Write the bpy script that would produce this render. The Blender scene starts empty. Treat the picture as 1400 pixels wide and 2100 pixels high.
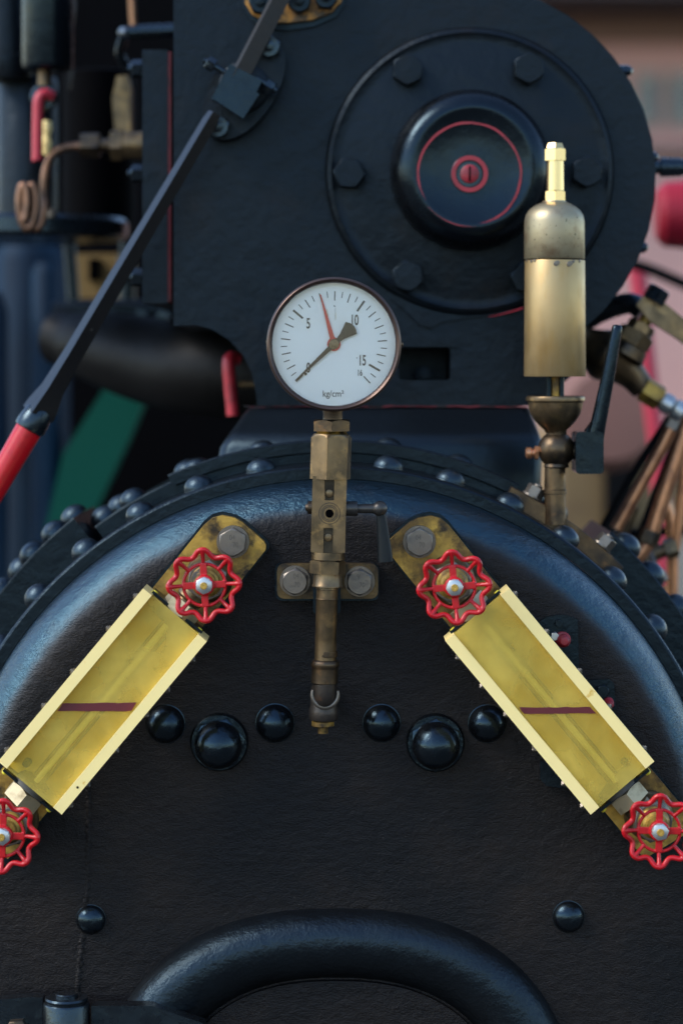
import bpy, bmesh, math, random
from mathutils import Vector, Matrix, noise
random.seed(7)
R = math.radians
scene = bpy.context.scene
COL = scene.collection

# ------------------------------------------------------------------ camera
DIST, F, HX, HY, CZ = 2.0, 5000.0, 700.0, 750.0, 1.45
def S(y): return (DIST + y) / F                      # metres per photo pixel at depth y
def P(px, py, y): return Vector(((px - HX) * S(y), y, CZ + (HY - py) * S(y)))

cam_d = bpy.data.cameras.new('camera')
cam = bpy.data.objects.new('camera', cam_d); COL.objects.link(cam)
cam.location = (0, -DIST, CZ); cam.rotation_euler = (R(90), 0, 0)
cam_d.sensor_fit = 'VERTICAL'; cam_d.sensor_height = 36; cam_d.sensor_width = 24
cam_d.lens = 36 * F / 2100
cam_d.shift_y = -(1050 - HY) / 2100
cam_d.clip_start = 0.05; cam_d.clip_end = 500
cam_d.dof.use_dof = True; cam_d.dof.focus_distance = DIST - 0.03; cam_d.dof.aperture_fstop = 3.0
cam_d.dof.aperture_blades = 0
scene.camera = cam

# ------------------------------------------------------------------ light
SUN_EL, SUN_AZ = 42.0, -112.0       # azimuth measured from +Y towards +X
w = bpy.data.worlds.new('World'); scene.world = w; w.use_nodes = True
wn = w.node_tree
sky = wn.nodes.new('ShaderNodeTexSky'); sky.sky_type = 'NISHITA'; sky.sun_disc = False
sky.sun_elevation = R(SUN_EL); sky.sun_rotation = R(SUN_AZ)
sky.air_density = 1.0; sky.dust_density = 0.3; sky.ozone_density = 1.6
bg = wn.nodes['Background']; bg.inputs['Strength'].default_value = 0.15
wn.links.new(sky.outputs[0], bg.inputs[0])
sd = bpy.data.lights.new('sun', 'SUN'); sd.energy = 1.5; sd.angle = R(26); sd.color = (1, .95, .86)
sun = bpy.data.objects.new('sun', sd); COL.objects.link(sun)
sv = Vector((math.sin(R(SUN_AZ)) * math.cos(R(SUN_EL)), math.cos(R(SUN_AZ)) * math.cos(R(SUN_EL)), math.sin(R(SUN_EL))))
sun.rotation_euler = (-sv).to_track_quat('-Z', 'Y').to_euler()
sun.location = sv * 20
scene.view_settings.view_transform = 'Standard'; scene.view_settings.look = 'None'
scene.view_settings.exposure = 1.2; scene.view_settings.gamma = 1
scene.view_settings.use_curve_mapping = False
scene.render.engine = 'CYCLES'

# ------------------------------------------------------------------ materials
def mk(name, base, rough=.5, metal=0., bumps=(), var=(), rvar=None, coat=0., spec=.5, coat_rough=.1, stint=None):
    """bumps: (scale, strength, detail, stretch); var: (colour, scale, lo, hi, stretch) patches of another colour"""
    if var and not hasattr(var[0][0], '__len__'): var = (var,)
    m = bpy.data.materials.new(name); m.use_nodes = True
    n, l = m.node_tree.nodes, m.node_tree.links
    b = n['Principled BSDF']
    b.inputs['Roughness'].default_value = rough; b.inputs['Metallic'].default_value = metal
    b.inputs['Coat Weight'].default_value = coat; b.inputs['Coat Roughness'].default_value = coat_rough
    b.inputs['Specular IOR Level'].default_value = spec
    if stint: b.inputs['Specular Tint'].default_value = (*stint, 1)
    tc = n.new('ShaderNodeTexCoord')
    def nz(scale, detail=4, stretch=(1, 1, 1), off=0.):
        mp = n.new('ShaderNodeMapping'); mp.inputs['Scale'].default_value = stretch
        mp.inputs['Location'].default_value = (off, off * .7, off * 1.3)
        l.new(tc.outputs['Object'], mp.inputs['Vector'])
        t = n.new('ShaderNodeTexNoise'); t.inputs['Scale'].default_value = scale
        t.inputs['Detail'].default_value = detail; t.inputs['Roughness'].default_value = .6
        l.new(mp.outputs[0], t.inputs['Vector']); return t.outputs['Fac']
    rgb = n.new('ShaderNodeRGB'); rgb.outputs[0].default_value = (*base, 1); cur = rgb.outputs[0]
    for i, v in enumerate(var):
        c, sc, lo, hi = v[:4]; st = v[4] if len(v) > 4 else (1, 1, 1)
        mr = n.new('ShaderNodeMapRange'); mr.inputs['From Min'].default_value = lo; mr.inputs['From Max'].default_value = hi
        l.new(nz(sc, 5, st, 3.1 * (i + 1)), mr.inputs['Value'])
        mx = n.new('ShaderNodeMix'); mx.data_type = 'RGBA'
        l.new(mr.outputs[0], mx.inputs['Factor']); l.new(cur, mx.inputs['A']); mx.inputs['B'].default_value = (*c, 1)
        cur = mx.outputs['Result']
    l.new(cur, b.inputs['Base Color'])
    if rvar:
        mr = n.new('ShaderNodeMapRange'); mr.inputs['From Min'].default_value = .3; mr.inputs['From Max'].default_value = .7
        mr.inputs['To Min'].default_value = rvar[1]; mr.inputs['To Max'].default_value = rvar[2]
        l.new(nz(rvar[0], 5, (1, 1, 1), 9.), mr.inputs['Value']); l.new(mr.outputs[0], b.inputs['Roughness'])
    prev = None
    for i, bp in enumerate(bumps):
        sc, stg, dist = bp[:3]; st = bp[3] if len(bp) > 3 else (1, 1, 1)
        bm_ = n.new('ShaderNodeBump'); bm_.inputs['Strength'].default_value = stg; bm_.inputs['Distance'].default_value = dist
        l.new(nz(sc, 4, st, 5. + i), bm_.inputs['Height'])
        if prev: l.new(prev, bm_.inputs['Normal'])
        prev = bm_.outputs[0]
    if prev:
        l.new(prev, b.inputs['Normal'])
    return m

M = {}
BT = (.50, .78, 1.)
M['plate'] = mk('black_brushed_paint', (.0080, .0066, .0064), .38, 0,
    bumps=((26, .25, .006), (95, .5, .003, (1, 1, 1.5)), (420, .8, .0010, (1, 1, 2.2)), (1100, .3, .0004)),
    var=(((.0135, .0098, .0080), 11, .48, .66), ((.0046, .0046, .0052), 5, .5, .62), ((.035, .032, .03), 260, .70, .73)), spec=.22, stint=(.34, .74, 1.), coat_rough=.2)
def rim_sky_gloss(m, attr, sp, ct, ro):  # glossier rim paint, with the blue sky sheen also put into its colour
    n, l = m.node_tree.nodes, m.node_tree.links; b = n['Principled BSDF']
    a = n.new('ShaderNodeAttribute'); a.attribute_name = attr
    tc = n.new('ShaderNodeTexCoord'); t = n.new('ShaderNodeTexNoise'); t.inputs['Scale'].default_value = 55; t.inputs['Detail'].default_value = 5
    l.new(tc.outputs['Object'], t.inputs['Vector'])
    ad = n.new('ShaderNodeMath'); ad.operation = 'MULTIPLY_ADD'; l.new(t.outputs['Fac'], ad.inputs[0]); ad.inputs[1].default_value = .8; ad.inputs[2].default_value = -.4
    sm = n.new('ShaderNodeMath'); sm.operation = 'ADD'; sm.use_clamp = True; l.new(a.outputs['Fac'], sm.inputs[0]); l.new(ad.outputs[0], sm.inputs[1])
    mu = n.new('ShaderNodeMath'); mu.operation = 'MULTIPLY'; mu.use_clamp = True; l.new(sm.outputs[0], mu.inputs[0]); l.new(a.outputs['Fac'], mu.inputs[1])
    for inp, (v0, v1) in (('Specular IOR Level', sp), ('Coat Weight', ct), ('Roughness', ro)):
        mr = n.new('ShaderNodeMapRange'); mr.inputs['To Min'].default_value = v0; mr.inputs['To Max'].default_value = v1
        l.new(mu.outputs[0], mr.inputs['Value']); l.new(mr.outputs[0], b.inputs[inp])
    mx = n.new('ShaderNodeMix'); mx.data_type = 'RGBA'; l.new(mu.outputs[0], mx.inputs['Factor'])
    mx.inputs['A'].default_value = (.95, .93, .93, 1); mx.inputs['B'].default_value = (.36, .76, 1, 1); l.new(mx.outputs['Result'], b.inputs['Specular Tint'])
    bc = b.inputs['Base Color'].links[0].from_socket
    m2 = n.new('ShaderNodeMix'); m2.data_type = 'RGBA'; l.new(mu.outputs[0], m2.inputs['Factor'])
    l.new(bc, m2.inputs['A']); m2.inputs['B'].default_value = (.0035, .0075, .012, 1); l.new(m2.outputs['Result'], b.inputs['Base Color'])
rim_sky_gloss(M['plate'], 'rim_sky_gloss', (.2, 1.), (0., .06), (.42, .25))
M['edge'] = mk('black_plate_edge_paint', (.0035, .004, .005), .34, 0, bumps=((90, .25, .003), (420, .2, .0008)), spec=.3, stint=BT)
M['gloss'] = mk('black_gloss_paint', (.005, .0055, .0065), .25, 0, bumps=((90, .2, .003), (420, .12, .0008)), rvar=(60, .18, .36), spec=.6, coat=.12, coat_rough=.2, stint=BT)
M['dome'] = mk('black_enamel', (.003, .0033, .004), .12, 0, bumps=((120, .25, .002), (300, .12, .001)), rvar=(90, .12, .34), spec=.55, stint=BT)
M['block'] = mk('black_block_paint', (.0038, .0052, .0066), .4, 0, bumps=((55, .35, .004), (260, .25, .001)),
    var=((.0085, .0065, .0052), 12, .56, .75), spec=.24, stint=(.6, .8, 1.))
M['black'] = mk('black_metal_paint', (.0035, .0038, .0045), .35, 0, bumps=((200, .2, .001),), spec=.32, stint=BT)
M['rod'] = mk('worn_black_steel', (.003, .003, .0035), .3, .0, bumps=((150, .25, .001),), var=((.09, .08, .07), 160, .69, .75), spec=.5)
M['steelbar'] = mk('grey_worn_bar', (.022, .02, .019), .5, .2, bumps=((200, .3, .001),), var=((.02, .02, .02), 80, .45, .65))
M['brass'] = mk('tarnished_brass', (.185, .125, .066), .38, .85, bumps=((300, .12, .0006),),
    var=(((.07, .052, .032), 45, .42, .68), ((.36, .225, .095), 70, .54, .78)), rvar=(80, .28, .5))
M['bronze'] = mk('dark_bronze', (.13, .085, .045), .34, .85, bumps=((260, .2, .0008),),
    var=(((.04, .032, .026), 40, .4, .65), ((.24, .12, .05), 60, .6, .8)), rvar=(80, .25, .5))
M['castbrass'] = mk('stained_yellow_brass', (.46, .275, .05), .42, .55, bumps=((120, .35, .0012), (500, .2, .0005)),
    var=(((.15, .085, .025), 34, .40, .60), ((.035, .024, .014), 52, .52, .66)), rvar=(60, .3, .6))
M['palebrass'] = mk('pale_polished_brass', (1., .775, .32), .38, .12, bumps=((150, .08, .0006),),
    var=(((.78, .46, .08), 90, .66, .74),), rvar=(100, .28, .42))
M['whistlebrass'] = mk('polished_whistle_brass', (.42, .29, .135), .42, .75, bumps=((60, .1, .001, (3, 3, .3)),),
    var=(((.40, .25, .09), 45, .48, .72, (1.5, 1.5, .5)),), rvar=(70, .36, .52))
M['whistledull'] = mk('dull_whistle_brass', (.36, .30, .19), .36, .85, bumps=((200, .15, .0008),),
    var=(((.22, .14, .08), 50, .5, .7), ((.03, .025, .02), 340, .64, .70)), rvar=(70, .36, .55))
M['goldbrass'] = mk('bright_gold_brass', (.72, .52, .24), .24, .9, bumps=((200, .1, .0005),))
M['red'] = mk('red_enamel', (.46, .004, .009), .33, 0, coat=.08, spec=.4, bumps=((350, .15, .0006), (90, .12, .001)), var=(((.36, .005, .010), 120, .5, .7), ((.16, .01, .012), 320, .68, .73)), coat_rough=.12)
M['reddull'] = mk('dull_red_paint', (.42, .02, .035), .42, 0, bumps=((150, .2, .001),), var=(((.2, .012, .02), 60, .5, .7),))
M['pinkred'] = mk('faded_red_paint', (.48, .035, .07), .5, 0)
M['maroon'] = mk('maroon_line_paint', (.11, .008, .012), .5, 0, bumps=((400, .2, .0004),))
M['zinc'] = mk('zinc_plated_steel', (.50, .51, .50), .36, .9, bumps=((300, .1, .0004),), rvar=(150, .3, .45))
M['bolt'] = mk('grey_bolt_steel', (.165, .14, .115), .42, .75, bumps=((260, .25, .0006),), var=(((.13, .115, .10), 110, .48, .68),), rvar=(100, .3, .5))
M['copper'] = mk('copper_pipe', (.50, .235, .12), .36, .85, bumps=((120, .15, .001),), var=(((.22, .10, .06), 50, .5, .72),))
M['bezel'] = mk('brown_bezel_metal', (.085, .055, .045), .32, .7, bumps=((300, .15, .0005),), rvar=(60, .25, .42))
M['dial'] = mk('white_dial_enamel', (.88, .875, .84), .5, 0, var=(((.82, .80, .74), 30, .5, .75),))
M['ink'] = mk('black_ink', (.012, .016, .02), .6, 0)
M['needle'] = mk('dark_needle_metal', (.016, .016, .017), .6, .0, spec=.15, var=(((.06, .055, .05), 700, .55, .65),), bumps=((900, .3, .0003),))
M['needlered'] = mk('red_needle_paint', (.55, .008, .008), .5, 0)
M['rust'] = mk('orange_rust_stain', (.62, .38, .16), .7, 0)
M['pitplate'] = mk('yellowed_back_plate', (.94, .65, .075), .42, .1, bumps=((140, .08, .0008),),
    var=(((.70, .46, .055), 16, .46, .7), ((.80, .66, .26), 24, .54, .76), ((.26, .17, .05), 300, .7, .76)))
M['yellow'] = mk('yellow_paint', (.62, .52, .03), .5, 0)
M['orange'] = mk('orange_rusty_paint', (.42, .19, .03), .6, 0, bumps=((150, .5, .002),), var=(((.05, .035, .02), 60, .5, .62),))
M['slot'] = mk('slot_dark', (.0015, .0015, .002), .9, 0, spec=0.)
M['blue'] = mk('blue_paint', (.005, .021, .043), .6, 0, spec=.12, var=(((.003, .010, .022), 6, .42, .62, (4, 4, .4)),))
M['green'] = mk('green_paint', (.001, .058, .040), .55, 0, spec=.12)
M['pink'] = mk('pink_render', (.62, .34, .29), .9, 0, var=(((.55, .29, .245), .8, .45, .65),))
M['brownband'] = mk('brown_render', (.22, .13, .10), .9, 0)
M['roof'] = mk('dark_roof', (.03, .024, .024), .8, 0)
M['winframe'] = mk('pale_window_frame', (.38, .33, .27), .7, 0)
M['pane'] = mk('dark_window_pane', (.10, .12, .11), .2, 0)
M['tan'] = mk('tan_paint', (.26, .165, .07), .7, 0, var=(((.17, .10, .045), 5, .5, .65),))
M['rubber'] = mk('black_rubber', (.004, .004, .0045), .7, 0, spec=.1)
M['wood'] = mk('dark_underside', (.0014, .0014, .002), .8, 0, spec=.04)
M['ground'] = mk('dark_gravel_ground', (.045, .042, .038), .9, 0, bumps=((40, .6, .02),), var=(((.07, .064, .056), 12, .5, .65),))

M['ringred'] = mk('thin_red_lining', (.27, .012, .022), .5, 0, var=(((.10, .01, .014), 40, .48, .66),))
M['hubm'] = mk('black_hub_enamel', (.003, .0035, .0045), .24, 0, bumps=((90, .15, .002),), rvar=(60, .18, .32), spec=.36, coat=.0, stint=BT)
def glassmat(name, tint, fac, rough, film=None, filmfac=0.):
    m = bpy.data.materials.new(name); m.use_nodes = True
    n, l = m.node_tree.nodes, m.node_tree.links
    n.remove(n['Principled BSDF']); out = n['Material Output']
    t = n.new('ShaderNodeBsdfTransparent'); t.inputs[0].default_value = (*tint, 1)
    g = n.new('ShaderNodeBsdfGlossy'); g.inputs['Roughness'].default_value = rough; g.inputs[0].default_value = (1, 1, 1, 1)
    lw = n.new('ShaderNodeFresnel'); lw.inputs['IOR'].default_value = fac
    cur = t.outputs[0]
    if film:
        d = n.new('ShaderNodeBsdfDiffuse'); tc = n.new('ShaderNodeTexCoord'); nt = n.new('ShaderNodeTexNoise')
        nt.inputs['Scale'].default_value = 26; nt.inputs['Detail'].default_value = 6; l.new(tc.outputs['Object'], nt.inputs['Vector'])
        mr = n.new('ShaderNodeMapRange'); mr.inputs['From Min'].default_value = .35; mr.inputs['From Max'].default_value = .7
        mr.inputs['To Min'].default_value = filmfac * .65; mr.inputs['To Max'].default_value = filmfac * 1.4
        l.new(nt.outputs['Fac'], mr.inputs['Value'])
        d.inputs[0].default_value = (*film, 1)
        mf = n.new('ShaderNodeMixShader'); l.new(mr.outputs[0], mf.inputs[0]); l.new(cur, mf.inputs[1]); l.new(d.outputs[0], mf.inputs[2]); cur = mf.outputs[0]
    mx = n.new('ShaderNodeMixShader'); l.new(lw.outputs[0], mx.inputs[0]); l.new(cur, mx.inputs[1]); l.new(g.outputs[0], mx.inputs[2])
    l.new(mx.outputs[0], out.inputs['Surface']); return m
M['glass'] = glassmat('clear_glass', (.97, .98, .98), 1.3, .02)
M['tubeglass'] = glassmat('gauge_tube_glass', (.96, .96, .92), 1.5, .16, (.42, .30, .08), .34)
M['cover'] = glassmat('yellowed_cover_glass', (.98, .92, .62), 1.25, .12, (1., .75, .17), .31)

# ------------------------------------------------------------------ builders
def wloc(o):
    v = Vector((0, 0, 0))
    while o: v += o.location; o = o.parent
    return v

def obj(name, bm, m, parent=None, bevel=0., seg=2, ang=38, raw=False, label=None, loc=None):
    """link a bmesh built in world coordinates as one mesh object under parent"""
    if bevel:
        ed = [e for e in bm.edges if len(e.link_faces) == 2 and e.calc_face_angle(0) > R(28)]
        bmesh.ops.bevel(bm, geom=ed, offset=bevel, segments=seg, profile=.5, affect='EDGES', clamp_overlap=True)
    bmesh.ops.recalc_face_normals(bm, faces=bm.faces)
    base = wloc(parent) if parent else Vector((0, 0, 0))
    if loc is None and parent is None and not raw:
        c = sum((v.co for v in bm.verts), Vector()) / len(bm.verts); loc = c
    if not raw:
        off = base if parent else loc
        for v in bm.verts: v.co -= off
    me = bpy.data.meshes.new(name); bm.to_mesh(me); bm.free()
    for p in me.polygons: p.use_smooth = True
    me.set_sharp_from_angle(angle=R(ang))
    me.materials.append(m)
    o = bpy.data.objects.new(name, me); COL.objects.link(o)
    if parent: o.parent = parent
    elif loc is not None: o.location = loc
    if bevel:
        wm = o.modifiers.new('wn', 'WEIGHTED_NORMAL'); wm.keep_sharp = True; wm.weight = 100
    if label: o['label'] = label
    return o

def place(name, me, parent, world, rot=(0, 0, 0), scale=1.0):
    o = bpy.data.objects.new(name, me); COL.objects.link(o); o.parent = parent
    o.location = world - wloc(parent); o.rotation_euler = rot
    o.scale = (scale,) * 3 if not hasattr(scale, '__len__') else scale
    return o

def thing(name, label, cat, loc, group=None):
    o = bpy.data.objects.new(name, None); COL.objects.link(o); o.location = loc
    o.empty_display_size = .02
    o['label'] = label; o['category'] = cat
    if group: o['group'] = group
    return o
def tag(o, label, cat, group=None):
    o['label'] = label; o['category'] = cat
    if group: o['group'] = group
    return o

def NB(): return bmesh.new()
def frame(axis, up=None):
    a = Vector(axis).normalized()
    h = Vector(up) if up else (Vector((0, 0, 1)) if abs(a.z) < .9 else Vector((0, 1, 0)))
    x = h.cross(a).normalized(); y = a.cross(x)
    return x, y, a

def lathe(bm, o, axis, prof, seg=40, up=None, phase=0.):
    x, y, a = frame(axis, up); o = Vector(o); rings = []
    for t, r in prof:
        if r < 1e-7: rings.append([bm.verts.new(o + a * t)])
        else: rings.append([bm.verts.new(o + a * t + x * (r * math.cos(2 * math.pi * i / seg + phase)) + y * (r * math.sin(2 * math.pi * i / seg + phase))) for i in range(seg)])
    for A, B in zip(rings, rings[1:]):
        for i in range(seg):
            j = (i + 1) % seg
            if len(A) == 1 and len(B) == 1: continue
            if len(A) == 1: bm.faces.new((A[0], B[j], B[i]))
            elif len(B) == 1: bm.faces.new((A[i], A[j], B[0]))
            else: bm.faces.new((A[i], A[j], B[j], B[i]))
    if len(rings[0]) > 1: bm.faces.new(rings[0])
    if len(rings[-1]) > 1: bm.faces.new(rings[-1][::-1])
    return bm
def cyl(bm, a, b, r, seg=28, r2=None):
    a = Vector(a); b = Vector(b); d = b - a
    return lathe(bm, a, d, [(0, r), (d.length, r if r2 is None else r2)], seg)
def hexbolt(bm, o, axis, r, h, phase=0., washer=None, up=None):
    """chamfered hexagonal head"""
    if washer: lathe(bm, o, axis, [(0, washer), (h * .16, washer)], 32, up); o = Vector(o) + Vector(axis).normalized() * h * .15
    x, y, a = frame(axis, up); o = Vector(o); n = 36
    rings = []
    def hexr(th): 
        k = (th % (math.pi / 3)) - math.pi / 6
        return r * math.cos(math.pi / 6) / math.cos(k)
    for t, lim in ((0, 9), (h * .74, 9), (h, .88)):
        ring = []
        for i in range(n):
            th = 2 * math.pi * i / n; rr = hexr(th)
            if lim < 1: rr = min(rr, r * lim)
            tt = t
            if t == h * .74: tt = h - max(0, (rr - r * .86)) * .62 - h * .04
            ring.append(bm.verts.new(o + a * tt + (x * math.cos(th + phase) + y * math.sin(th + phase)) * (rr if lim > 1 else r * .83)))
        rings.append(ring)
    for A, B in zip(rings, rings[1:]):
        for i in range(n): bm.faces.new((A[i], A[(i + 1) % n], B[(i + 1) % n], B[i]))
    bm.faces.new(rings[-1]); bm.faces.new(rings[0][::-1])
    return bm

def tube(bm, pts, r, seg=12, closed=False, flat=1.0):
    pts = [Vector(p) for p in pts]; n = len(pts)
    rs = r if hasattr(r, '__len__') else [r] * n
    rings = []; px = None
    for i, p in enumerate(pts):
        d = (pts[(i + 1) % n] - pts[i - 1]) if closed or 0 < i < n - 1 else (pts[1] - pts[0] if i == 0 else pts[-1] - pts[-2])
        d.normalize()
        if px is None:
            h = Vector((0, -1, 0)) if abs(d.y) < .9 else Vector((0, 0, 1))
            x = h.cross(d).normalized()
        else: x = (px - d * px.dot(d)).normalized()
        y = d.cross(x); px = x
        rings.append([bm.verts.new(p + x * (rs[i] * math.cos(2 * math.pi * k / seg)) + y * (rs[i] * flat * math.sin(2 * math.pi * k / seg))) for k in range(seg)])
    prs = list(zip(rings, rings[1:])) + ([(rings[-1], rings[0])] if closed else [])
    for A, B in prs:
        for k in range(seg): bm.faces.new((A[k], A[(k + 1) % seg], B[(k + 1) % seg], B[k]))
    if not closed: bm.faces.new(rings[0][::-1]); bm.faces.new(rings[-1])
    return bm
def smooth_path(pts, n=8):
    pts = [Vector(p) for p in pts]; out = []
    for i in range(len(pts) - 1):
        p0 = pts[max(i - 1, 0)]; p1 = pts[i]; p2 = pts[i + 1]; p3 = pts[min(i + 2, len(pts) - 1)]
        for k in range(n):
            t = k / n
            out.append(.5 * ((2 * p1) + (p2 - p0) * t + (2 * p0 - 5 * p1 + 4 * p2 - p3) * t * t + (3 * p1 - p0 - 3 * p2 + p3) * t ** 3))
    out.append(pts[-1]); return out
def prism(bm, poly, y0, y1):
    """poly: photo-pixel outline measured at depth y0, extruded straight back to y1"""
    A = [bm.verts.new(P(x, z, y0)) for x, z in poly]
    B = [bm.verts.new(Vector((v.co.x, y1, v.co.z))) for v in A]
    n = len(A)
    bm.faces.new(A); bm.faces.new(B[::-1])
    for i in range(n): bm.faces.new((A[i], B[i], B[(i + 1) % n], A[(i + 1) % n]))
    return bm
def rect(x0, z0, x1, z1): return [(x0, z0), (x1, z0), (x1, z1), (x0, z1)]
def rrect(x0, z0, x1, z1, r, n=5):
    o = []
    for cx, cz, a0 in ((x1 - r, z0 + r, -90), (x1 - r, z1 - r, 0), (x0 + r, z1 - r, 90), (x0 + r, z0 + r, 180)):
        for k in range(n + 1):
            a = R(a0 + 90 * k / n); o.append((cx + r * math.cos(a), cz + r * math.sin(a)))
    return o
def box3(bm, a, b):
    """axis aligned box between two world corners"""
    x0, x1 = sorted((a[0], b[0])); y0, y1 = sorted((a[1], b[1])); z0, z1 = sorted((a[2], b[2]))
    v = [bm.verts.new((x, y, z)) for x in (x0, x1) for y in (y0, y1) for z in (z0, z1)]
    for f in ((0, 1, 3, 2), (4, 6, 7, 5), (0, 4, 5, 1), (2, 3, 7, 6), (0, 2, 6, 4), (1, 5, 7, 3)): bm.faces.new([v[i] for i in f])
    return bm
def annulus(bm, c, r0, r1, y0, y1, seg=72, wob=0.):
    """ring facing the camera, centred on world c"""
    rings = []
    for (rr, yy) in ((r0, y1), (r0, y0), (r1, y0), (r1, y1)):
        rings.append([bm.verts.new(Vector((c.x + (rr + wob * noise.noise(Vector((math.cos(6.283 * i / seg) * 3, math.sin(6.283 * i / seg) * 3, rr * 300)))) * math.cos(6.283185 * i / seg), yy,
                                           c.z + (rr + wob * noise.noise(Vector((math.cos(6.283 * i / seg) * 3, math.sin(6.283 * i / seg) * 3, rr * 300)))) * math.sin(6.283185 * i / seg)))) for i in range(seg)])
    for k in range(4):
        A, B = rings[k], rings[(k + 1) % 4]
        for i in range(seg): bm.faces.new((A[i], A[(i + 1) % seg], B[(i + 1) % seg], B[i]))
    return bm
def text_bm(body, size, sx=1., bold=0., ext=0.):
    cu = bpy.data.curves.new('lettering', 'FONT'); cu.body = body; cu.size = size; cu.align_x = 'CENTER'; cu.align_y = 'CENTER'
    cu.offset = bold; cu.extrude = ext; cu.resolution_u = 6
    o = bpy.data.objects.new('lettering', cu); COL.objects.link(o)
    dg = bpy.context.evaluated_depsgraph_get(); dg.update()
    me = bpy.data.meshes.new_from_object(o.evaluated_get(dg))
    bm = bmesh.new(); bm.from_mesh(me)
    bpy.data.objects.remove(o); bpy.data.curves.remove(cu); bpy.data.meshes.remove(me)
    for v in bm.verts: v.co = Vector((v.co.x * sx, -v.co.z, v.co.y))
    return bm
def mesh_of(bm, name, m, ang=38):
    bmesh.ops.recalc_face_normals(bm, faces=bm.faces)
    me = bpy.data.meshes.new(name); bm.to_mesh(me); bm.free()
    for p in me.polygons: p.use_smooth = True
    me.set_sharp_from_angle(angle=R(ang)); me.materials.append(m); return me
def voxel(me, vs, m, smooth=2):
    o = bpy.data.objects.new('tmp', me); COL.objects.link(o)
    md = o.modifiers.new('r', 'REMESH'); md.mode = 'VOXEL'; md.voxel_size = vs
    ms = o.modifiers.new('s', 'SMOOTH'); ms.factor = .5; ms.iterations = smooth
    dg = bpy.context.evaluated_depsgraph_get(); dg.update()
    out = bpy.data.meshes.new_from_object(o.evaluated_get(dg)); bpy.data.objects.remove(o)
    for p in out.polygons: p.use_smooth = True
    out.materials.clear(); out.materials.append(m); return out

# ================================================================== SETTING
bm = NB(); v = [bm.verts.new(c) for c in ((-60, -60, 0), (60, -60, 0), (60, 60, 0), (-60, 60, 0))]; bm.faces.new(v)
g = obj('ground', bm, M['ground'], raw=True); g['kind'] = 'structure'

# ---- pink building far behind on the right
yb = 6.0
pb = thing('building', 'pink rendered building with dark eaves, blurred far behind on the right', 'building', (P(1500, 600, yb).x, yb, 0))
bm = NB(); box3(bm, (P(-400, 0, yb).x, yb, 0), (P(2600, 0, yb).x, yb + 4, P(0, 92, yb).z)); obj('wall', bm, M['pink'], pb)
bm = NB(); box3(bm, (P(-400, 0, yb).x, yb - .03, P(0, 92, yb).z + .001), (P(2600, 0, yb).x, yb + 4, P(0, 36, yb).z)); obj('cornice', bm, M['brownband'], pb)
bm = NB(); box3(bm, (P(-450, 0, yb).x, yb - .5, P(0, 36, yb).z + .002), (P(2650, 0, yb).x, yb + 4.3, P(0, -120, yb).z)); obj('roof', bm, M['roof'], pb, .01)
bm = NB(); box3(bm, (P(-400, 0, yb).x, yb - .05, P(0, 330, yb).z), (P(2600, 0, yb).x, yb - .001, P(0, 300, yb).z)); obj('string_course', bm, M['brownband'], pb)
for wx in (1325, 1392, 1459, 1526):
    bm = NB(); box3(bm, (P(wx - 24, 0, yb).x, yb - .03, P(0, 262, yb).z), (P(wx + 24, 0, yb).x, yb - .001, P(0, 150, yb).z)); wf = obj('window', bm, M['winframe'], pb)
    bm = NB(); box3(bm, (P(wx - 12, 0, yb).x, yb - .04, P(0, 250, yb).z), (P(wx + 14, 0, yb).x, yb - .0301, P(0, 165, yb).z)); obj('pane', bm, M['pane'], wf)

# ================================================================== BOILER
AX, AZ = P(683, 1796, 0).x, P(683, 1796, 0).z          # boiler axis
px0 = S(0)
RB, RF, RW = 706 * px0, .3231, .3346                     # start of the bend, flange radius, wrapper radius
boiler = thing('boiler', 'black painted riveted steam boiler with domed rim filling the lower half', 'boiler', (AX, 0, .02))
def arch(r, a):                                           # a: degrees from vertical, clockwise
    return AX + r * math.sin(R(a)), AZ + r * math.cos(R(a))
def arch_stations(step=2.0, leg=14):
    st = []
    for k in range(leg, 0, -1): st.append((Vector((-1, 0, 0)), (AZ - .02) * k / leg))
    n = int(180 / step)
    for i in range(n + 1):
        a = R(-90 + step * i); st.append((Vector((math.sin(a), 0, math.cos(a))), 0.))
    for k in range(1, leg + 1): st.append((Vector((1, 0, 0)), (AZ - .02) * k / leg))
    return st
def sweep_arch(prof, closed=False, step=2.0):
    bm = NB(); rows = []
    for d, drop in arch_stations(step):
        rows.append([bm.verts.new(Vector((AX, y, AZ - drop)) + d * r) for r, y in prof])
    for A, B in zip(rows, rows[1:]):
        m_ = len(prof)
        for k in range(m_ if closed else m_ - 1):
            bm.faces.new((A[k], A[(k + 1) % m_], B[(k + 1) % m_], B[k]))
    bmesh.ops.remove_doubles(bm, verts=bm.verts, dist=1e-6)
    return bm
prof = [(0, 0), (.1, 0), (.2, 0), (RB - .03, 0)]
for k in range(0, 15):
    t = k / 14 * math.pi / 2
    prof.append((RB + (RF - RB) * math.sin(t), .05 * (1 - math.cos(t))))
prof.append((RF, .15))
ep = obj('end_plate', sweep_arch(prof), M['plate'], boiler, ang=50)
at = ep.data.attributes.new('rim_sky_gloss', 'FLOAT', 'POINT')
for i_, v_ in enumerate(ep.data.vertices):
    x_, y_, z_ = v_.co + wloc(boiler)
    r_ = math.hypot(x_ - AX, max(0, z_ - AZ)); at.data[i_].value = min(1, max(0, (y_ - .0008) / .005))  # mask for the gloss and painted sky sheen on the bend
def ring_profile(r0, r1, y0, y1, b=.0024):
    return [(r0, y1), (r0, y0), (r1 - b, y0), (r1 - b * .35, y0 + b * .35), (r1, y0 + b), (r1, y1)]
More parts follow.
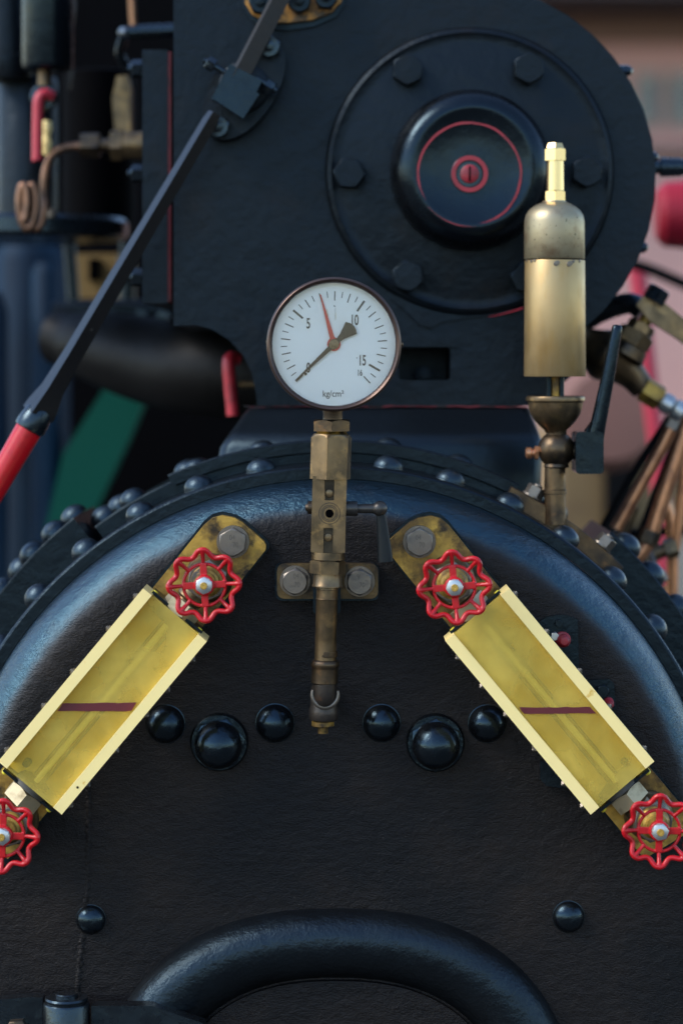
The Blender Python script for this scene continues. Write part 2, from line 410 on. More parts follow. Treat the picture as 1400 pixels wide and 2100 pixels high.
obj('wrapper_plate', sweep_arch(ring_profile(RF + .0004, RW, .049, .30), True), M['edge'], boiler, ang=25)
def arc_bar(r0, r1, y0, y1, a0, a1, step=1.5, b=.0012):
    bm = NB(); rows = []; n = max(2, int((a1 - a0) / step))
    pr = [(r0, y1), (r0, y0), (r1 - b, y0), (r1, y0 + b), (r1, y1)]
    for i in range(n + 1):
        a = a0 + (a1 - a0) * i / n
        rows.append([bm.verts.new((arch(r, a)[0], y, arch(r, a)[1])) for r, y in pr])
    for A, B in zip(rows, rows[1:]):
        for k in range(5): bm.faces.new((A[k], A[(k + 1) % 5], B[(k + 1) % 5], B[k]))
    bm.faces.new(rows[0]); bm.faces.new(rows[-1][::-1]); return bm
obj('lap_plate', arc_bar(.3350, .3475, .136, .30, -37, 37), M['edge'], boiler, ang=30)
obj('lap_strap', arc_bar(.3435, .3540, .116, .131, -24, 27), M['edge'], boiler, ang=30)
obj('strap_packing', arc_bar(.3350, .3434, .119, .137, -23.5, 26.5), M['edge'], boiler, ang=30)
obj('side_lap_plate', arc_bar(.3352, .3650, .130, .30, -95, -38.5), M['edge'], boiler, ang=30)
obj('side_lap_plate', arc_bar(.3352, .3650, .130, .30, 41.5, 95), M['edge'], boiler, ang=30)
# rivets
def dome_mesh(name, r, h, m, n=10, seg=28, skirt=.12):
    pr = [(0, r * 1.05), (r * .04, r * 1.04)]
    for k in range(n + 1):
        t = k / n * math.pi / 2; pr.append((r * .05 + h * math.sin(t), r * math.cos(t) if k < n else 0))
    b = NB(); lathe(b, (0, 0, 0), (0, 0, 1), pr, seg); return mesh_of(b, name, m, 50)
M['rivetm'] = mk('black_rivet_paint', (.0035, .0045, .006), .3, 0, bumps=((90, .35, .003), (420, .2, .0008)), rvar=(60, .3, .5), spec=.65, coat=.06, coat_rough=.25, stint=BT)
riv = dome_mesh('rivet', .0126, .0104, M['rivetm'])
def radial(me, name, r, a, y, sc=1.):
    x, z = arch(r, a); return place(name, me, boiler, Vector((x, y, z)), (0, R(a), 0), sc)
for a in (-67, -57.9, -48.6, -39, -29.4, -20, -10.6, -1.2, 8, 17.2, 26.6, 36, 45.2, 54.4, 63.5): radial(riv, 'rivet', RW, a, .076)
for a in (-30.5, -20.2, -10.4, 8, 18.5): radial(riv, 'rivet', .3475, a, .150, 1.0)
for a in (-36.2, -33.2, -22, -15, 13, 23, 30.5, 34.5): radial(riv, 'rivet', .3475, a, .195, 1.1)
for a, y in ((-39.5, .19), (-42.5, .165), (-46.5, .155), (-53.2, .160), (-60.5, .160), (-68, .16), (-50, .19), (-56.5, .19), (45, .155), (50.5, .17), (56, .155), (61.5, .17), (67, .155), (72, .17)): radial(riv, 'rivet', .3650, a, y, 1.05)
# domes on the face of the plate (axis towards the viewer)
cap = dome_mesh('stay_cap', .0155, .0135, M['dome'], seg=36)
for px, py, r in ((340, 1485, 39), (564, 1483, 39), (782, 1483, 38), (998, 1484, 38)):
    place('stay_cap', cap, boiler, P(px, py, 0) + Vector((0, .0005, 0)), (R(90), 0, 0), r * px0 / .0155)
srv = dome_mesh('face_rivet', .0125, .009, M['dome'], seg=32)
for px, py, r in ((187, 1886, 30), (1165, 1880, 32)):
    place('face_rivet', srv, boiler, P(px, py, 0) + Vector((0, .0005, 0)), (R(90), 0, 0), r * px0 / .0125)
for px, py, ph in ((450, 1521, .2), (892, 1522, .5)):
    c = P(px, py, 0); r = 50 * px0
    wp = NB(); lathe(wp, c, (0, -1, 0), [(-.001, r * 1.2), (.004, r * 1.19), (.006, r * 1.12)], 40)
    wpo = obj('washout_plug', wp, M['dome'], boiler, .0008)
    b = NB(); hexbolt(b, c + Vector((0, -.0061, 0)), (0, -1, 0), r * 1.1, .012, ph); obj('hex_flange', b, M['dome'], wpo, .0006)
    pr = [(.0, r * .98)] + [(.004 + r * .85 * math.sin(k / 10 * math.pi / 2), r * .96 * math.cos(k / 10 * math.pi / 2) if k < 10 else 0) for k in range(11)]
    b = NB(); lathe(b, c + Vector((0, -.015, 0)), (0, -1, 0), pr, 40); obj('plug_dome', b, M['dome'], wpo)
# fire hole ring
b = NB(); N = 120; ringpts = []
fcx, fcz, fa, fb = 690, 2300, 490, 438
def sup(th, a, b_, n=2.35):
    c_, s_ = math.cos(th), math.sin(th)
    return (fcx + a * math.copysign(abs(c_) ** (2 / n), c_), fcz - b_ * math.copysign(abs(s_) ** (2 / n), s_))
prof_r = [(0, .002), (-3, -.006), (-12, -.017), (-30, -.026), (-55, -.030), (-85, -.028), (-112, -.020), (-132, -.009), (-146, .002)]
rows = []
for i in range(N):
    th = 2 * math.pi * i / N; row = []
    for off, dy in prof_r:
        x, z = sup(th, fa + off, fb + off); p = P(x, z, 0); p.y = dy * (.85 if dy < 0 else 1); row.append(b.verts.new(p))
    rows.append(row)
for i in range(N):
    A, B = rows[i], rows[(i + 1) % N]
    for k in range(len(prof_r) - 1): b.faces.new((A[k], A[k + 1], B[k + 1], B[k]))
M['ringpaint'] = mk('black_ring_paint', (.0045, .0048, .0055), .32, 0, bumps=((60, .35, .004), (300, .45, .0012)), rvar=(40, .28, .46), spec=.42, coat=.03, coat_rough=.25, stint=BT)
obj('firehole_ring', b, M['ringpaint'], boiler, ang=60)
# weld seam running down the plate
b = NB(); pts = []; rr = []
for i in range(110):
    t = i / 109; y_ = 1600 + t * 440; x_ = 182 - 24 * max(0, t - .45) / .55 + 1.6 * math.sin(i * 1.9)
    pts.append(P(x_ + random.uniform(-1.5, 1.5), y_, .0002)); rr.append((4.6 + 2.2 * (i % 2) + random.uniform(-1.2, 1.2)) * px0)
tube(b, pts, rr, 8, flat=.45); obj('weld_seam', b, M['plate'], boiler, ang=60)

# small cover plates on the right of the plate
def cover(outline, bolts, lab, bv=.0008):
    cx = sum(p[0] for p in outline) / len(outline); cz = sum(p[1] for p in outline) / len(outline)
    t = thing('cover_plate', lab, 'cover plate', P(cx, cz, 0), 'small black cover plates on the boiler end')
    b = NB(); prism(b, outline, -.005, -.0005); obj('plate', b, M['edge'], t, bv)
    for px, py, r, mt, nm in bolts:
        b = NB()
        if nm == 'plug':
            lathe(b, P(px, py, -.0052), (0, -1, 0), [(0, r * 1.25 * px0), (.004, r * 1.2 * px0), (.0045, r * px0), (.013, r * .95 * px0), (.016, r * .55 * px0), (.0165, 0)], 24)
        else: hexbolt(b, P(px, py, -.0052), (0, -1, 0), r * px0, .006, .3)
        obj(nm, b, M[mt], t)
    return t
cover([(1104, 1276), (1118, 1266), (1140, 1261), (1162, 1262), (1184, 1270), (1186, 1376), (1150, 1376), (1104, 1330)],
      ((1153, 1311, 13, 'ringred', 'plug'), (1136, 1304, 9, 'zinc', 'bolt'), (1144, 1277, 8, 'black', 'bolt')), 'small black plate with red plug behind the upper part of the right glass')
cover([(1190, 1400), (1204, 1395), (1248, 1393), (1258, 1402), (1262, 1455), (1225, 1455), (1190, 1430)],
      ((1234, 1416, 13, 'black', 'bolt'), (1246, 1440, 9, 'ringred', 'plug')), 'small black plate with rounded corners low beside the right glass')
cover([(1107, 1560), (1166, 1580), (1180, 1612), (1150, 1616), (1120, 1612), (1107, 1598)],
      ((1150, 1570, 9, 'black', 'bolt'),), 'small plain black plate under the lower end of the right glass')

# fire door with its hinge at the bottom left
fd = thing('fire_door', 'black iron fire door behind the raised ring, hinge knuckle at lower left', 'fire door', P(690, 2300, -.002))
b = NB(); prism(b, [sup(2 * math.pi * i / 80, fa - 150, fb - 150) for i in range(80)], -.006, .0); obj('door_panel', b, M['plate'], fd, .001)
hy = -.034
b = NB(); lathe(b, P(137, 2160, hy), (0, 0, 1), [(0, 47 * px0), (.0395, 47 * px0), (.041, 45 * px0), (.0415, 42 * px0), (.044, 44 * px0), (.0456, 42 * px0), (.0459, 0)], 36); hk = obj('hinge_knuckle', b, M['gloss'], fd)
b = NB(); lathe(b, P(137, 2050, hy), (0, 0, 1), [(0, 23 * px0), (.0045, 23 * px0), (.0053, 21 * px0), (.0053, 0)], 28); hp = obj('hinge_pin', b, M['gloss'], hk)
b = NB(); lathe(b, P(137, 2051, hy - .0085), (0, -1, 0), [(0, 6 * px0), (.002, 6 * px0), (.003, 0)], 16); obj('cotter', b, M['black'], hp)
b = NB(); prism(b, [(188, 2063), (312, 2063), (420, 2100), (420, 2200), (188, 2200)], hy - .004, hy + .012); obj('hinge_strap', b, M['gloss'], fd, .001)
b = NB(); prism(b, [(-60, 2062), (0, 2050), (60, 2045), (88, 2046), (88, 2200), (-60, 2200)], hy + .008, hy + .022); ha = obj('hinge_bracket', b, M['gloss'], fd, .002)
b = NB(); hexbolt(b, P(38, 2112, hy + .0079), (0, -1, 0), 26 * px0, .009, .1); obj('bolt', b, M['bronze'], ha)

# ================================================================== CYLINDER BLOCK
yc = .20
blk = thing('cylinder_block', 'large black cylinder block with round bolted cover and red lined hub above boiler', 'cylinder block', P(850, 830, yc))
out = [(356, -160)]
for k in range(0, 15): a = R(-75 + 127 * k / 14); out.append((946 + 398 * math.cos(a), 365 + 398 * math.sin(a)))
out = [p for p in out]
out += [(1184, 760), (1130, 806), (1086, 832), (528, 832), (524, 800), (515, 762), (498, 728), (470, 697), (436, 676), (405, 667), (356, 668)]
b = NB(); prism(b, out, yc, yc + .42); cast = obj('casting', b, M['block'], blk, .011, 4)
# slot opening at the foot: a dark recess let in from the front
b = NB(); prism(b, rrect(818, 712, 925, 780, 8), yc - .02, yc + .09)
cutme = mesh_of(b, 'cutter', M['slot']); cuto = bpy.data.objects.new('cutter', cutme); COL.objects.link(cuto); cuto.location = -wloc(blk)
for md in list(cast.modifiers): cast.modifiers.remove(md)
cuto.location = (0, 0, 0); cast.parent = None; cast.location = blk.location
md = cast.modifiers.new('cut', 'BOOLEAN'); md.object = cuto; md.solver = 'EXACT'
bpy.context.view_layer.update(); dg = bpy.context.evaluated_depsgraph_get(); dg.update()
nm_ = bpy.data.meshes.new_from_object(cast.evaluated_get(dg)); cast.modifiers.clear(); cast.data = nm_
nm_.materials.clear(); nm_.materials.append(M['block'])
for p_ in nm_.polygons: p_.material_index = 0
nm_.set_sharp_from_angle(angle=R(38))
cast.location = (0, 0, 0); cast.parent = blk; bpy.data.objects.remove(cuto)
md = cast.modifiers.new('wn', 'WEIGHTED_NORMAL'); md.keep_sharp = True; md.weight = 100
b = NB(); prism(b, rrect(808, 703, 935, 711, 3), yc - .003, yc + .001); obj('slot_lip', b, M['block'], blk, .0006)
b = NB(); lathe(b, P(868, 770, yc + .07), (0, -1, 0), [(0, 20 * S(yc)), (.012, 20 * S(yc)), (.014, 0)], 20); obj('inner_stud', b, M['block'], blk)
M['seamred'] = mk('dark_red_seam', (.14, .012, .018), .6, 0, var=((.01, .008, .008), 60, .5, .6))
# red painted seam at the foot
b = NB(); tube(b, [P(500 + 20 * i, 834 + random.uniform(-1.5, 1.5), yc - .0035) for i in range(30)], [random.uniform(.3, 1.9) * S(yc) for _ in range(30)], 8); obj('seam_line', b, M['seamred'], blk)
# saddle
M['saddlem'] = mk('black_saddle_paint', (.0035, .0045, .006), .36, 0, bumps=((60, .2, .003),), spec=.36, stint=BT)
b = NB(); rows = []
for pz, dy, xl, xr in ((837, -.002, 512, 1087), (841, -.006, 506, 1089), (852, -.012, 497, 1093), (868, -.020, 486, 1100), (884, -.030, 474, 1106), (900, -.038, 462, 1112), (918, -.041, 450, 1116), (1010, -.041, 430, 1112)):
    y_ = yc + dy; rows.append([b.verts.new(p) for p in (P(xl, pz, y_) + Vector((0, .46, 0)), P(xl, pz, y_) + Vector((0, .02, 0)), P(xl + 6, pz, y_) + Vector((0, .006, 0)), P(xl + 22, pz, y_), P((xl + xr) / 2, pz, y_), P(xr - 22, pz, y_), P(xr - 6, pz, y_) + Vector((0, .006, 0)), P(xr, pz, y_) + Vector((0, .02, 0)), P(xr, pz, y_) + Vector((0, .46, 0)))])
for U, V in zip(rows, rows[1:]):
    for k in range(8): b.faces.new((U[k], U[k + 1], V[k + 1], V[k]))
b.faces.new(rows[0][::-1])
obj('saddle', b, M['saddlem'], blk, ang=60)
# round end cover
cc = P(962, 352, yc); s_ = S(yc - .01)
b = NB(); lathe(b, cc + Vector((0, .0, 0)), (0, -1, 0), [(-.004, 297 * s_), (.004, 297 * s_), (.008, 292 * s_), (.010, 284 * s_), (.0085, 278 * s_), (.0085, 262 * s_), (.010, 250 * s_), (.010, 0)], 96)
cv = obj('end_cover', b, M['block'], blk, ang=30)
b = NB(); prism(b, [(800, 612), (835, 640), (862, 668), (882, 672), (905, 660), (960, 652), (1050, 640), (1050, 600), (860, 590)], yc - .0045, yc + .001); obj('cover_lug', b, M['block'], cv, .002)
b = NB(); tube(b, [P(1000 + 9 * i, 650 - 1.5 * i - .1 * i * i, yc - .006) for i in range(9)], [.6 * s_ + .35 * s_ * i * .5 for i in range(9)], 8); obj('paint_line', b, M['reddull'], cv)
for px, py in ((835, 146), (1082, 143), (1201, 354), (715, 357), (835, 567), (1077, 570)):
    b = NB(); hexbolt(b, P(px, py, yc - .011) + Vector((0, .002, 0)), (0, -1, 0), 33 * S(yc), .014, random.uniform(0, 1), washer=30 * S(yc)); obj('cover_bolt', b, M['block'], blk, .0005)
hub = [(0, 163 * s_), (.004, 165 * s_), (.012, 164 * s_), (.026, 160 * s_), (.036, 152 * s_), (.043, 140 * s_), (.046, 126 * s_), (.0465, 116 * s_), (.0455, 112 * s_), (.0455, 42 * s_), (.0455, 0)]
b = NB(); lathe(b, cc + Vector((0, -.0098, 0)), (0, -1, 0), hub, 80); hb = obj('hub_cap', b, M['hubm'], blk, ang=40)
yh = cc.y - .0098 - .0455
hc = P(962, 357, yh); sh = S(yh)
b = NB(); annulus(b, hc, 103 * sh, 107.5 * sh, yh - .0008, yh + .001, 90, 1.3 * sh); obj('red_ring', b, M['ringred'], hb)
b = NB(); lathe(b, hc + Vector((0, .001, 0)), (0, -1, 0), [(0, 38 * sh), (.003, 38 * sh), (.004, 35 * sh), (.004, 28 * sh), (.002, 26 * sh), (.002, 0)], 48); bo = obj('center_boss', b, M['gloss'], hb)
b = NB(); annulus(b, hc, 28.5 * sh, 37.5 * sh, yh - .0036, yh - .0022, 60); obj('red_collar', b, M['ringred'], bo)
b = NB(); lathe(b, hc + Vector((0, -.0008, 0)), (0, -1, 0), [(0, 19 * sh), (.003, 19 * sh), (.004, 16 * sh), (.004, 0)], 32); sc = obj('slotted_screw', b, M['ringred'], bo)
b = NB(); box3(b, (hc.x - 1.8 * sh, yh - .0052, hc.z - 15 * sh), (hc.x + 1.8 * sh, yh - .003, hc.z + 15 * sh)); obj('screw_slot', b, M['slot'], sc)
# small studs round the edge of the casting
for px, py in ((1299, 145), (1352, 322), (1331, 507)):
    b = NB(); hexbolt(b, P(px - 30, py, yc + .05), (1, 0, 0), 13 * S(yc), .009, .2); lathe(b, P(px - 70, py, yc + .05), (1, 0, .0), [(0, 9 * S(yc)), (.029, 9 * S(yc)), (.031, 0)], 14); obj('edge_stud', b, M['gloss'], blk)
# valve chest cover on the left side: plate seen on edge with studs
b = NB(); box3(b, P(292, 102, yc + .03), P(344, 622, yc + .03) + Vector((0, .36, 0))); vc = obj('chest_cover', b, M['block'], blk, .0015)
b = NB(); box3(b, P(344.5, 106, yc + .034), P(350.5, 618, yc + .034) + Vector((0, .35, 0))); obj('gasket', b, M['reddull'], vc)
for py in (141, 356, 569):
    b = NB(); hexbolt(b, P(292, py, yc + .06), (-1, 0, 0), 20 * S(yc), .010, .3); lathe(b, P(292, py, yc + .06), (-1, 0, 0), [(0, 9 * S(yc)), (.0135, 9 * S(yc)), (.0145, 0)], 16); obj('chest_stud', b, M['gloss'], vc)
# yellow-brown packing gland at the top with studs
gl = thing('packing_gland', 'rusty orange rimmed gland with black nuts at the top of the block', 'gland', P(603, 0, yc))
b = NB(); prism(b, [(500, -60), (502, 5), (516, 28), (545, 44), (590, 46), (640, 40), (680, 24), (700, 2), (702, -60)], yc - .012, yc - .0005); obj('flange', b, M['orange'], gl, .003)
b = NB(); prism(b, [(494, -60), (497, 12), (514, 40), (545, 58), (590, 62), (645, 54), (690, 34), (706, 6), (708, -60)], yc - .0045, yc + .001); obj('rim', b, M['black'], gl, .002)
for px, py in ((535, 8), (614, 6), (668, -2)):
    b = NB(); hexbolt(b, P(px, py, yc - .0125), (0, -1, 0), 25 * S(yc), .014, px); lathe(b, P(px, py, yc - .0125), (0, -1, 0), [(0, 10 * S(yc)), (.02, 10 * S(yc)), (.021, 0)], 16); obj('nut', b, M['black'], gl)

# ================================================================== REGULATOR ROD
rd = thing('regulator_rod', 'long black control rod with red grip running diagonally across the left side', 'control rod', P(60, 880, .1))
def Q(px, py): # rod lies in an inclined line: nearer at its lower end
    t = (py) / 960; return P(px, py, .150 - .02 * max(0, t - .2))
b = NB()
A, B = Q(440, 232), Q(78, 850)
def flatbar(bm, pts, hw, hd, roll=0.):
    rows = []
    for i, p in enumerate(pts):
        d = (pts[min(i + 1, len(pts) - 1)] - pts[max(i - 1, 0)]).normalized(); x = Vector((0, -1, 0)).cross(d).normalized(); y = d.cross(x); x, y = x * math.cos(roll) - y * math.sin(roll), y * math.cos(roll) + x * math.sin(roll)
        w_, h_ = hw[i], hd[i]
        rows.append([bm.verts.new(p + x * a * w_ + y * c * h_) for a, c in ((-1, -1), (1, -1), (1, 1), (-1, 1))])
    for U, V in zip(rows, rows[1:]):
        for k in range(4): bm.faces.new((U[k], U[(k + 1) % 4], V[(k + 1) % 4], V[k]))
    bm.faces.new(rows[0][::-1]); bm.faces.new(rows[-1]); return bm
s1 = S(.11)
pts = [A.lerp(B, t) for t in (0, .03, .25, .55, .80, .92, .97, 1)]
flatbar(b, pts, [x * s1 for x in (10, 12, 13, 15, 16, 19, 25, 27)], [x * s1 for x in (10, 12, 13, 14, 15, 18, 24, 25)], R(33))
obj('rod_bar', b, M['rod'], rd, .003, 3)
d = (B - A).normalized()
b = NB(); lathe(b, B - d * .006, d, [(0, 24 * s1), (.003, 29 * s1), (.012, 32 * s1), (.018, 33 * s1), (.021, 31 * s1), (.0215, 0)], 32); obj('ferrule', b, M['gloss'], rd)
b = NB(); lathe(b, B + d * .0157, d, [(0, 28 * s1), (.02, 27 * s1), (.10, 25 * s1), (.15, 22 * s1), (.16, 0)], 32); obj('grip', b, M['red'], rd)
b = NB(); T = Q(588, -30); A2 = Q(487, 165)
flatbar(b, [T, A2], [17 * s1] * 2, [9 * s1] * 2, R(24)); obj('upper_bar', b, M['steelbar'], rd, .001)
# fork clamp
b = NB(); flatbar(b, [Q(524, 165), Q(463, 215)] if False else [Q(505, 150), Q(467, 222)], [38 * s1] * 2, [14 * s1] * 2); fk = obj('fork_clamp', b, M['hubm'], rd, .002)
b = NB(); flatbar(b, [Q(502, 176) + Vector((0, -.007, 0)), Q(469, 226) + Vector((0, -.007, 0))], [37 * s1] * 2, [10 * s1] * 2); obj('clamp_face', b, M['hubm'], fk, .0015)
for px, py, sg in ((440, 135, -1), (545, 172, 1)):
    b = NB(); hexbolt(b, Q(px, py) + Vector((0, .004, 0)), (sg * .85, 0, .5 * -sg), 15 * s1, .008, .2); lathe(b, Q(px, py) + Vector((0, .004, 0)), (sg * .85, 0, .5 * -sg), [(-.01, 7 * s1), (.011, 7 * s1), (.012, 0)], 14); obj('clamp_bolt', b, M['gloss'], fk)
# oval flange behind the clamp, on the block
of = NB(); el = []
for i in range(40):
    a = 2 * math.pi * i / 40; u_, v_ = 120 * math.cos(a), 66 * math.sin(a)
    ux, uz = .54, -.84
    el.append((500 + u_ * ux + v_ * .84, 180 + u_ * uz + v_ * .54))
prism(of, el, yc - .022, yc - .0005)
gf = thing('rod_gland', 'oval black flange behind the rod clamp on the block face', 'flange', P(500, 180, yc))
obj('oval_flange', of, M['block'], gf, .002)
b = NB(); lathe(b, P(500, 180, yc - .022), (0, -1, 0), [(0, 52 * S(yc)), (.012, 50 * S(yc)), (.014, 44 * S(yc)), (.014, 0)], 40); obj('stuffing_box', b, M['block'], gf)
for px, py in ((552, 98), (448, 262)):
    b = NB(); hexbolt(b, P(px, py, yc - .022), (0, -1, 0), 24 * S(yc), .012, .4); lathe(b, P(px, py, yc - .022), (0, -1, 0), [(0, 10 * S(yc)), (.019, 10 * S(yc)), (.02, 0)], 14); obj('nut', b, M['gloss'], gf)

# ================================================================== PRESSURE GAUGE
yg = -.075; sg = S(yg)
pg = thing('pressure_gauge', 'round white pressure gauge with brown bezel, red and grey needles at zero', 'pressure gauge', P(684.5, 850, yg))
gc = P(684.5, 706, yg)
b = NB(); lathe(b, gc + Vector((0, .045, 0)), (0, -1, 0), [(0, 120 * sg), (.004, 132 * sg), (.034, 133 * sg), (.036, 138 * sg), (.047, 138 * sg), (.0505, 136.5 * sg), (.0515, 133 * sg), (.0505, 129.5 * sg), (.049, 127 * sg), (.045, 126 * sg), (.038, 126 * sg)], 96)
bz = obj('case', b, M['bezel'], pg, ang=45)
b = NB(); lathe(b, gc + Vector((138 * sg - .001, .003, 0)), (1, 0, 0), [(0, 5 * sg), (.002, 5 * sg), (.0025, 3 * sg), (.0025, 0)], 16); obj('bezel_screw', b, M['bronze'], bz)
b = NB(); lathe(b, gc - Vector((138 * sg - .001, -.003, -.002)), (-1, 0, 0), [(0, 4 * sg), (.0014, 4 * sg), (.0018, 0)], 16); obj('bezel_screw', b, M['bronze'], bz)
b = NB(); lathe(b, gc + Vector((0, .0045, 0)), (0, -1, 0), [(0, 126.5 * sg), (.0005, 126.5 * sg), (.0005, 0)], 96); dl = obj('dial', b, M['dial'], pg)
yd = gc.y + .004
def dp(x, z, lift=0.0004): return Vector((gc.x + x * sg, yd - lift, gc.z + z * sg))
b = NB()
def tick(a, r0, r1, w_):
    a = R(a); d_ = Vector((math.cos(a), math.sin(a))); n_ = Vector((-d_.y, d_.x))
    q = [d_ * r0 - n_ * w_ / 2, d_ * r1 - n_ * w_ / 2, d_ * r1 + n_ * w_ / 2, d_ * r0 + n_ * w_ / 2]
    vs = [b.verts.new(dp(p.x, p.y)) for p in q]; b.faces.new(vs)
for i in range(33):
    a = 225 - 17 * i / 2
    if i % 10 == 0 and i: tick(a, 83, 109, 4.2)
    elif i % 2 == 0: tick(a, 90, 109, 2.1)
    else: tick(a, 96.5, 109, 1.7)
obj('scale_marks', b, M['ink'], dl)
def lett(name, body, px, py, h, sx, bold):
    t = text_bm(body, h * sg, sx, bold * sg)
    for v_ in t.verts: v_.co += dp(px - 684.5, 706 - py, .0004)
    return obj(name, t, M['ink'], dl)
lett('numeral', '0', 632, 755, 29, .60, .5); lett('numeral', '5', 632, 664, 30, .60, .5); lett('numeral', '10', 726.5, 657, 30, .58, .5)
lett('numeral', '15', 742.5, 740, 30, .55, .5); lett('numeral', '16', 737.5, 765, 18, .6, .3); lett('unit_lettering', 'kg/cm²', 683, 808, 18.5, .88, .1)
b = NB()
for x, z, r in ((-58, -61, 3), (.6, 79, 1.2), (2, 78, 1.0), (47, -28, 1.1)):
    vs = [b.verts.new(dp(x + r * math.cos(6.283 * k / 10), z + r * math.sin(6.283 * k / 10), .0005)) for k in range(10)]; b.faces.new(vs)
for k in range(9):
    x, z = 2.6 + random.uniform(-.5, .5), 74 - 2.9 * k; vs = [b.verts.new(dp(x + .6 * math.cos(6.283 * j / 6), z + random.uniform(.5, 1.3) * math.sin(6.283 * j / 6), .00045)) for j in range(6)]; b.faces.new(vs)
obj('dial_specks', b, M['ink'], dl)
b = NB()
for x, z, rx, rz in ((-14, 66, 1.6, 7), (3.4, 58, .9, 8), (-12, 60, 1.2, 4)):
    vs = [b.verts.new(dp(x + rx * math.cos(6.283 * k / 14), z + rz * math.sin(6.283 * k / 14), .00042)) for k in range(14)]; b.faces.new(vs)
M['stain'] = mk('faint_rust_stain', (.74, .66, .50), .6, 0)
obj('rust_stain', b, M['stain'], dl)
def flat(poly, y0, th):
    b_ = NB(); A_ = [b_.verts.new(dp(x, z, y0 + th)) for x, z in poly]; B_ = [b_.verts.new(dp(x, z, y0)) for x, z in poly]; n = len(A_)
    b_.faces.new(A_); b_.faces.new(B_[::-1])
    for i in range(n): b_.faces.new((A_[i], B_[i], B_[(i + 1) % n], A_[(i + 1) % n]))
    return b_
def rotp(poly, a): c_, s2 = math.cos(R(a)), math.sin(R(a)); return [(x * c_ - y * s2, x * s2 + y * c_) for x, y in poly]
rn = [(106, 1.0), (106, -1.0), (14, -5.0)] + [(14 * math.cos(R(a)), 14 * math.sin(R(a))) for a in range(-30, -331, -15)] + [(14, 5.0)]
obj('red_needle', flat(rotp(rn, 105.2), .0012, .0006), M['needlered'], pg)
bn = [(109, 1.5), (109, -1.5), (60, -3), (10, -5), (8, -8), (0, -10.5), (-8, -8), (-12, -5), (-24, -7), (-38, -12.5), (-49, -17), (-54, -9), (-56, 0), (-54, 9), (-49, 17), (-38, 12.5), (-24, 7), (-12, 5), (-8, 8), (0, 10.5), (8, 8), (10, 5), (60, 3)]
obj('needle', flat(rotp(bn, 223.5), .0024, .0006), M['needle'], pg)
b = NB(); lathe(b, dp(0, 0, .0028), (0, -1, 0), [(0, 10 * sg), (.0008, 9.5 * sg), (.001, 6 * sg), (.0016, 5.5 * sg), (.002, 2 * sg), (.0018, 0)], 28); obj('needle_hub', b, M['brass'], pg)
b = NB(); lathe(b, gc + Vector((0, -.0018, 0)), (0, -1, 0), [(0, 126 * sg), (.0012, 126 * sg), (.0012, 0)], 96); obj('glass', b, M['glass'], pg)
yk = -.05; sk = S(yk)      # the column stands at this depth
b = NB(); lathe(b, P(682, 862, yk), (0, 0, 1), [(0, 20 * sk), (.006, 20 * sk), (.012, 23 * sk)], 30); obj('stem', b, M['bronze'], pg)
b = NB(); hexbolt(b, P(680, 884, yk), (0, 0, 1), 42 * sk, 24 * sk, R(30)); obj('stem_nut', b, M['bronze'], pg, .0006)

M['slotshade'] = mk('slot_shade_brass', (.055, .043, .028), .4, .7, var=(((.02, .016, .012), 90, .45, .65),))  # body darkened to put shade inside the front plate's open slots
M['groove_dark'] = mk('dark_groove_ring', (.022, .017, .012), .6, .2)  # engraved rings drawn as thin dark annuli
# ================================================================== GAUGE COCK COLUMN
gk = thing('gauge_cock', 'tarnished brass valve column with black lever and elbow under the round gauge', 'valve', P(668, 1190, 0))
b = NB(); lathe(b, P(680, 892, yk), (0, 0, 1), [(0, 30 * sk), (3 * sk, 33 * sk), (5 * sk, 29 * sk), (8 * sk, 32 * sk), (10 * sk, 29 * sk)], 30); obj('thread', b, M['castbrass'], gk)
b = NB(); hexbolt(b, P(677, 982, yk), (0.03, 0, 1), 44 * sk, 92 * sk, R(20)); obj('hex_body', b, M['brass'], gk, .0008)
# body block behind the front plate
yf = yk - 26 * sk
b = NB(); prism(b, [(643, 978), (706, 978), (702, 1138), (641, 1138)], yf + .004, yk + .010); obj('body', b, M['slotshade'], gk, .0015)
# front plate with two open slots (H shape)
hp_ = [(641, 976), (665, 976), (666, 1026), (684.5, 1026), (686, 976), (711, 977), (707, 1134), (682, 1134), (683, 1083), (663.5, 1083), (662.5, 1134), (637, 1132)]
b = NB(); prism(b, hp_, yf, yf + .0038); fp = obj('front_plate', b, M['brass'], gk, .0008)
b = NB(); cx_ = P(675.5, 1053, yf); annulus(b, cx_, 13 * sk, 14.4 * sk, yf - .0003, yf + .001, 36); annulus(b, cx_, 16.2 * sk, 17.4 * sk, yf - .0003, yf + .001, 40); annulus(b, cx_, 21 * sk, 22.2 * sk, yf - .0003, yf + .001, 40); obj('test_port', b, M['groove_dark'], fp)
b = NB(); lathe(b, cx_ + Vector((0, .001, 0)), (0, -1, 0), [(0, 8.4 * sk), (.0015, 8.4 * sk), (.0015, 0)], 28); obj('port_hole', b, M['slot'], fp)
b = NB(); lathe(b, P(675, 1012, yf + .0045), (0, -1, 0), [(0, 9 * sk), (.002, 8 * sk), (.003, 0)], 20); lathe(b, P(673, 1102, yf + .0045), (0, -1, 0), [(0, 9 * sk), (.002, 8 * sk), (.003, 0)], 20); obj('plug', b, M['brass'], gk)
b = NB(); lathe(b, P(641, 1041, yk), (-1, 0, .04), [(0, 14 * sk), (10 * sk, 13 * sk), (10 * sk, 9 * sk), (15 * sk, 6 * sk), (15 * sk, 0)], 24); obj('pin', b, M['bronze'], gk)
M['leverm'] = mk('lever_dark_steel', (.06, .055, .05), .38, .7, bumps=((200, .2, .0006),))
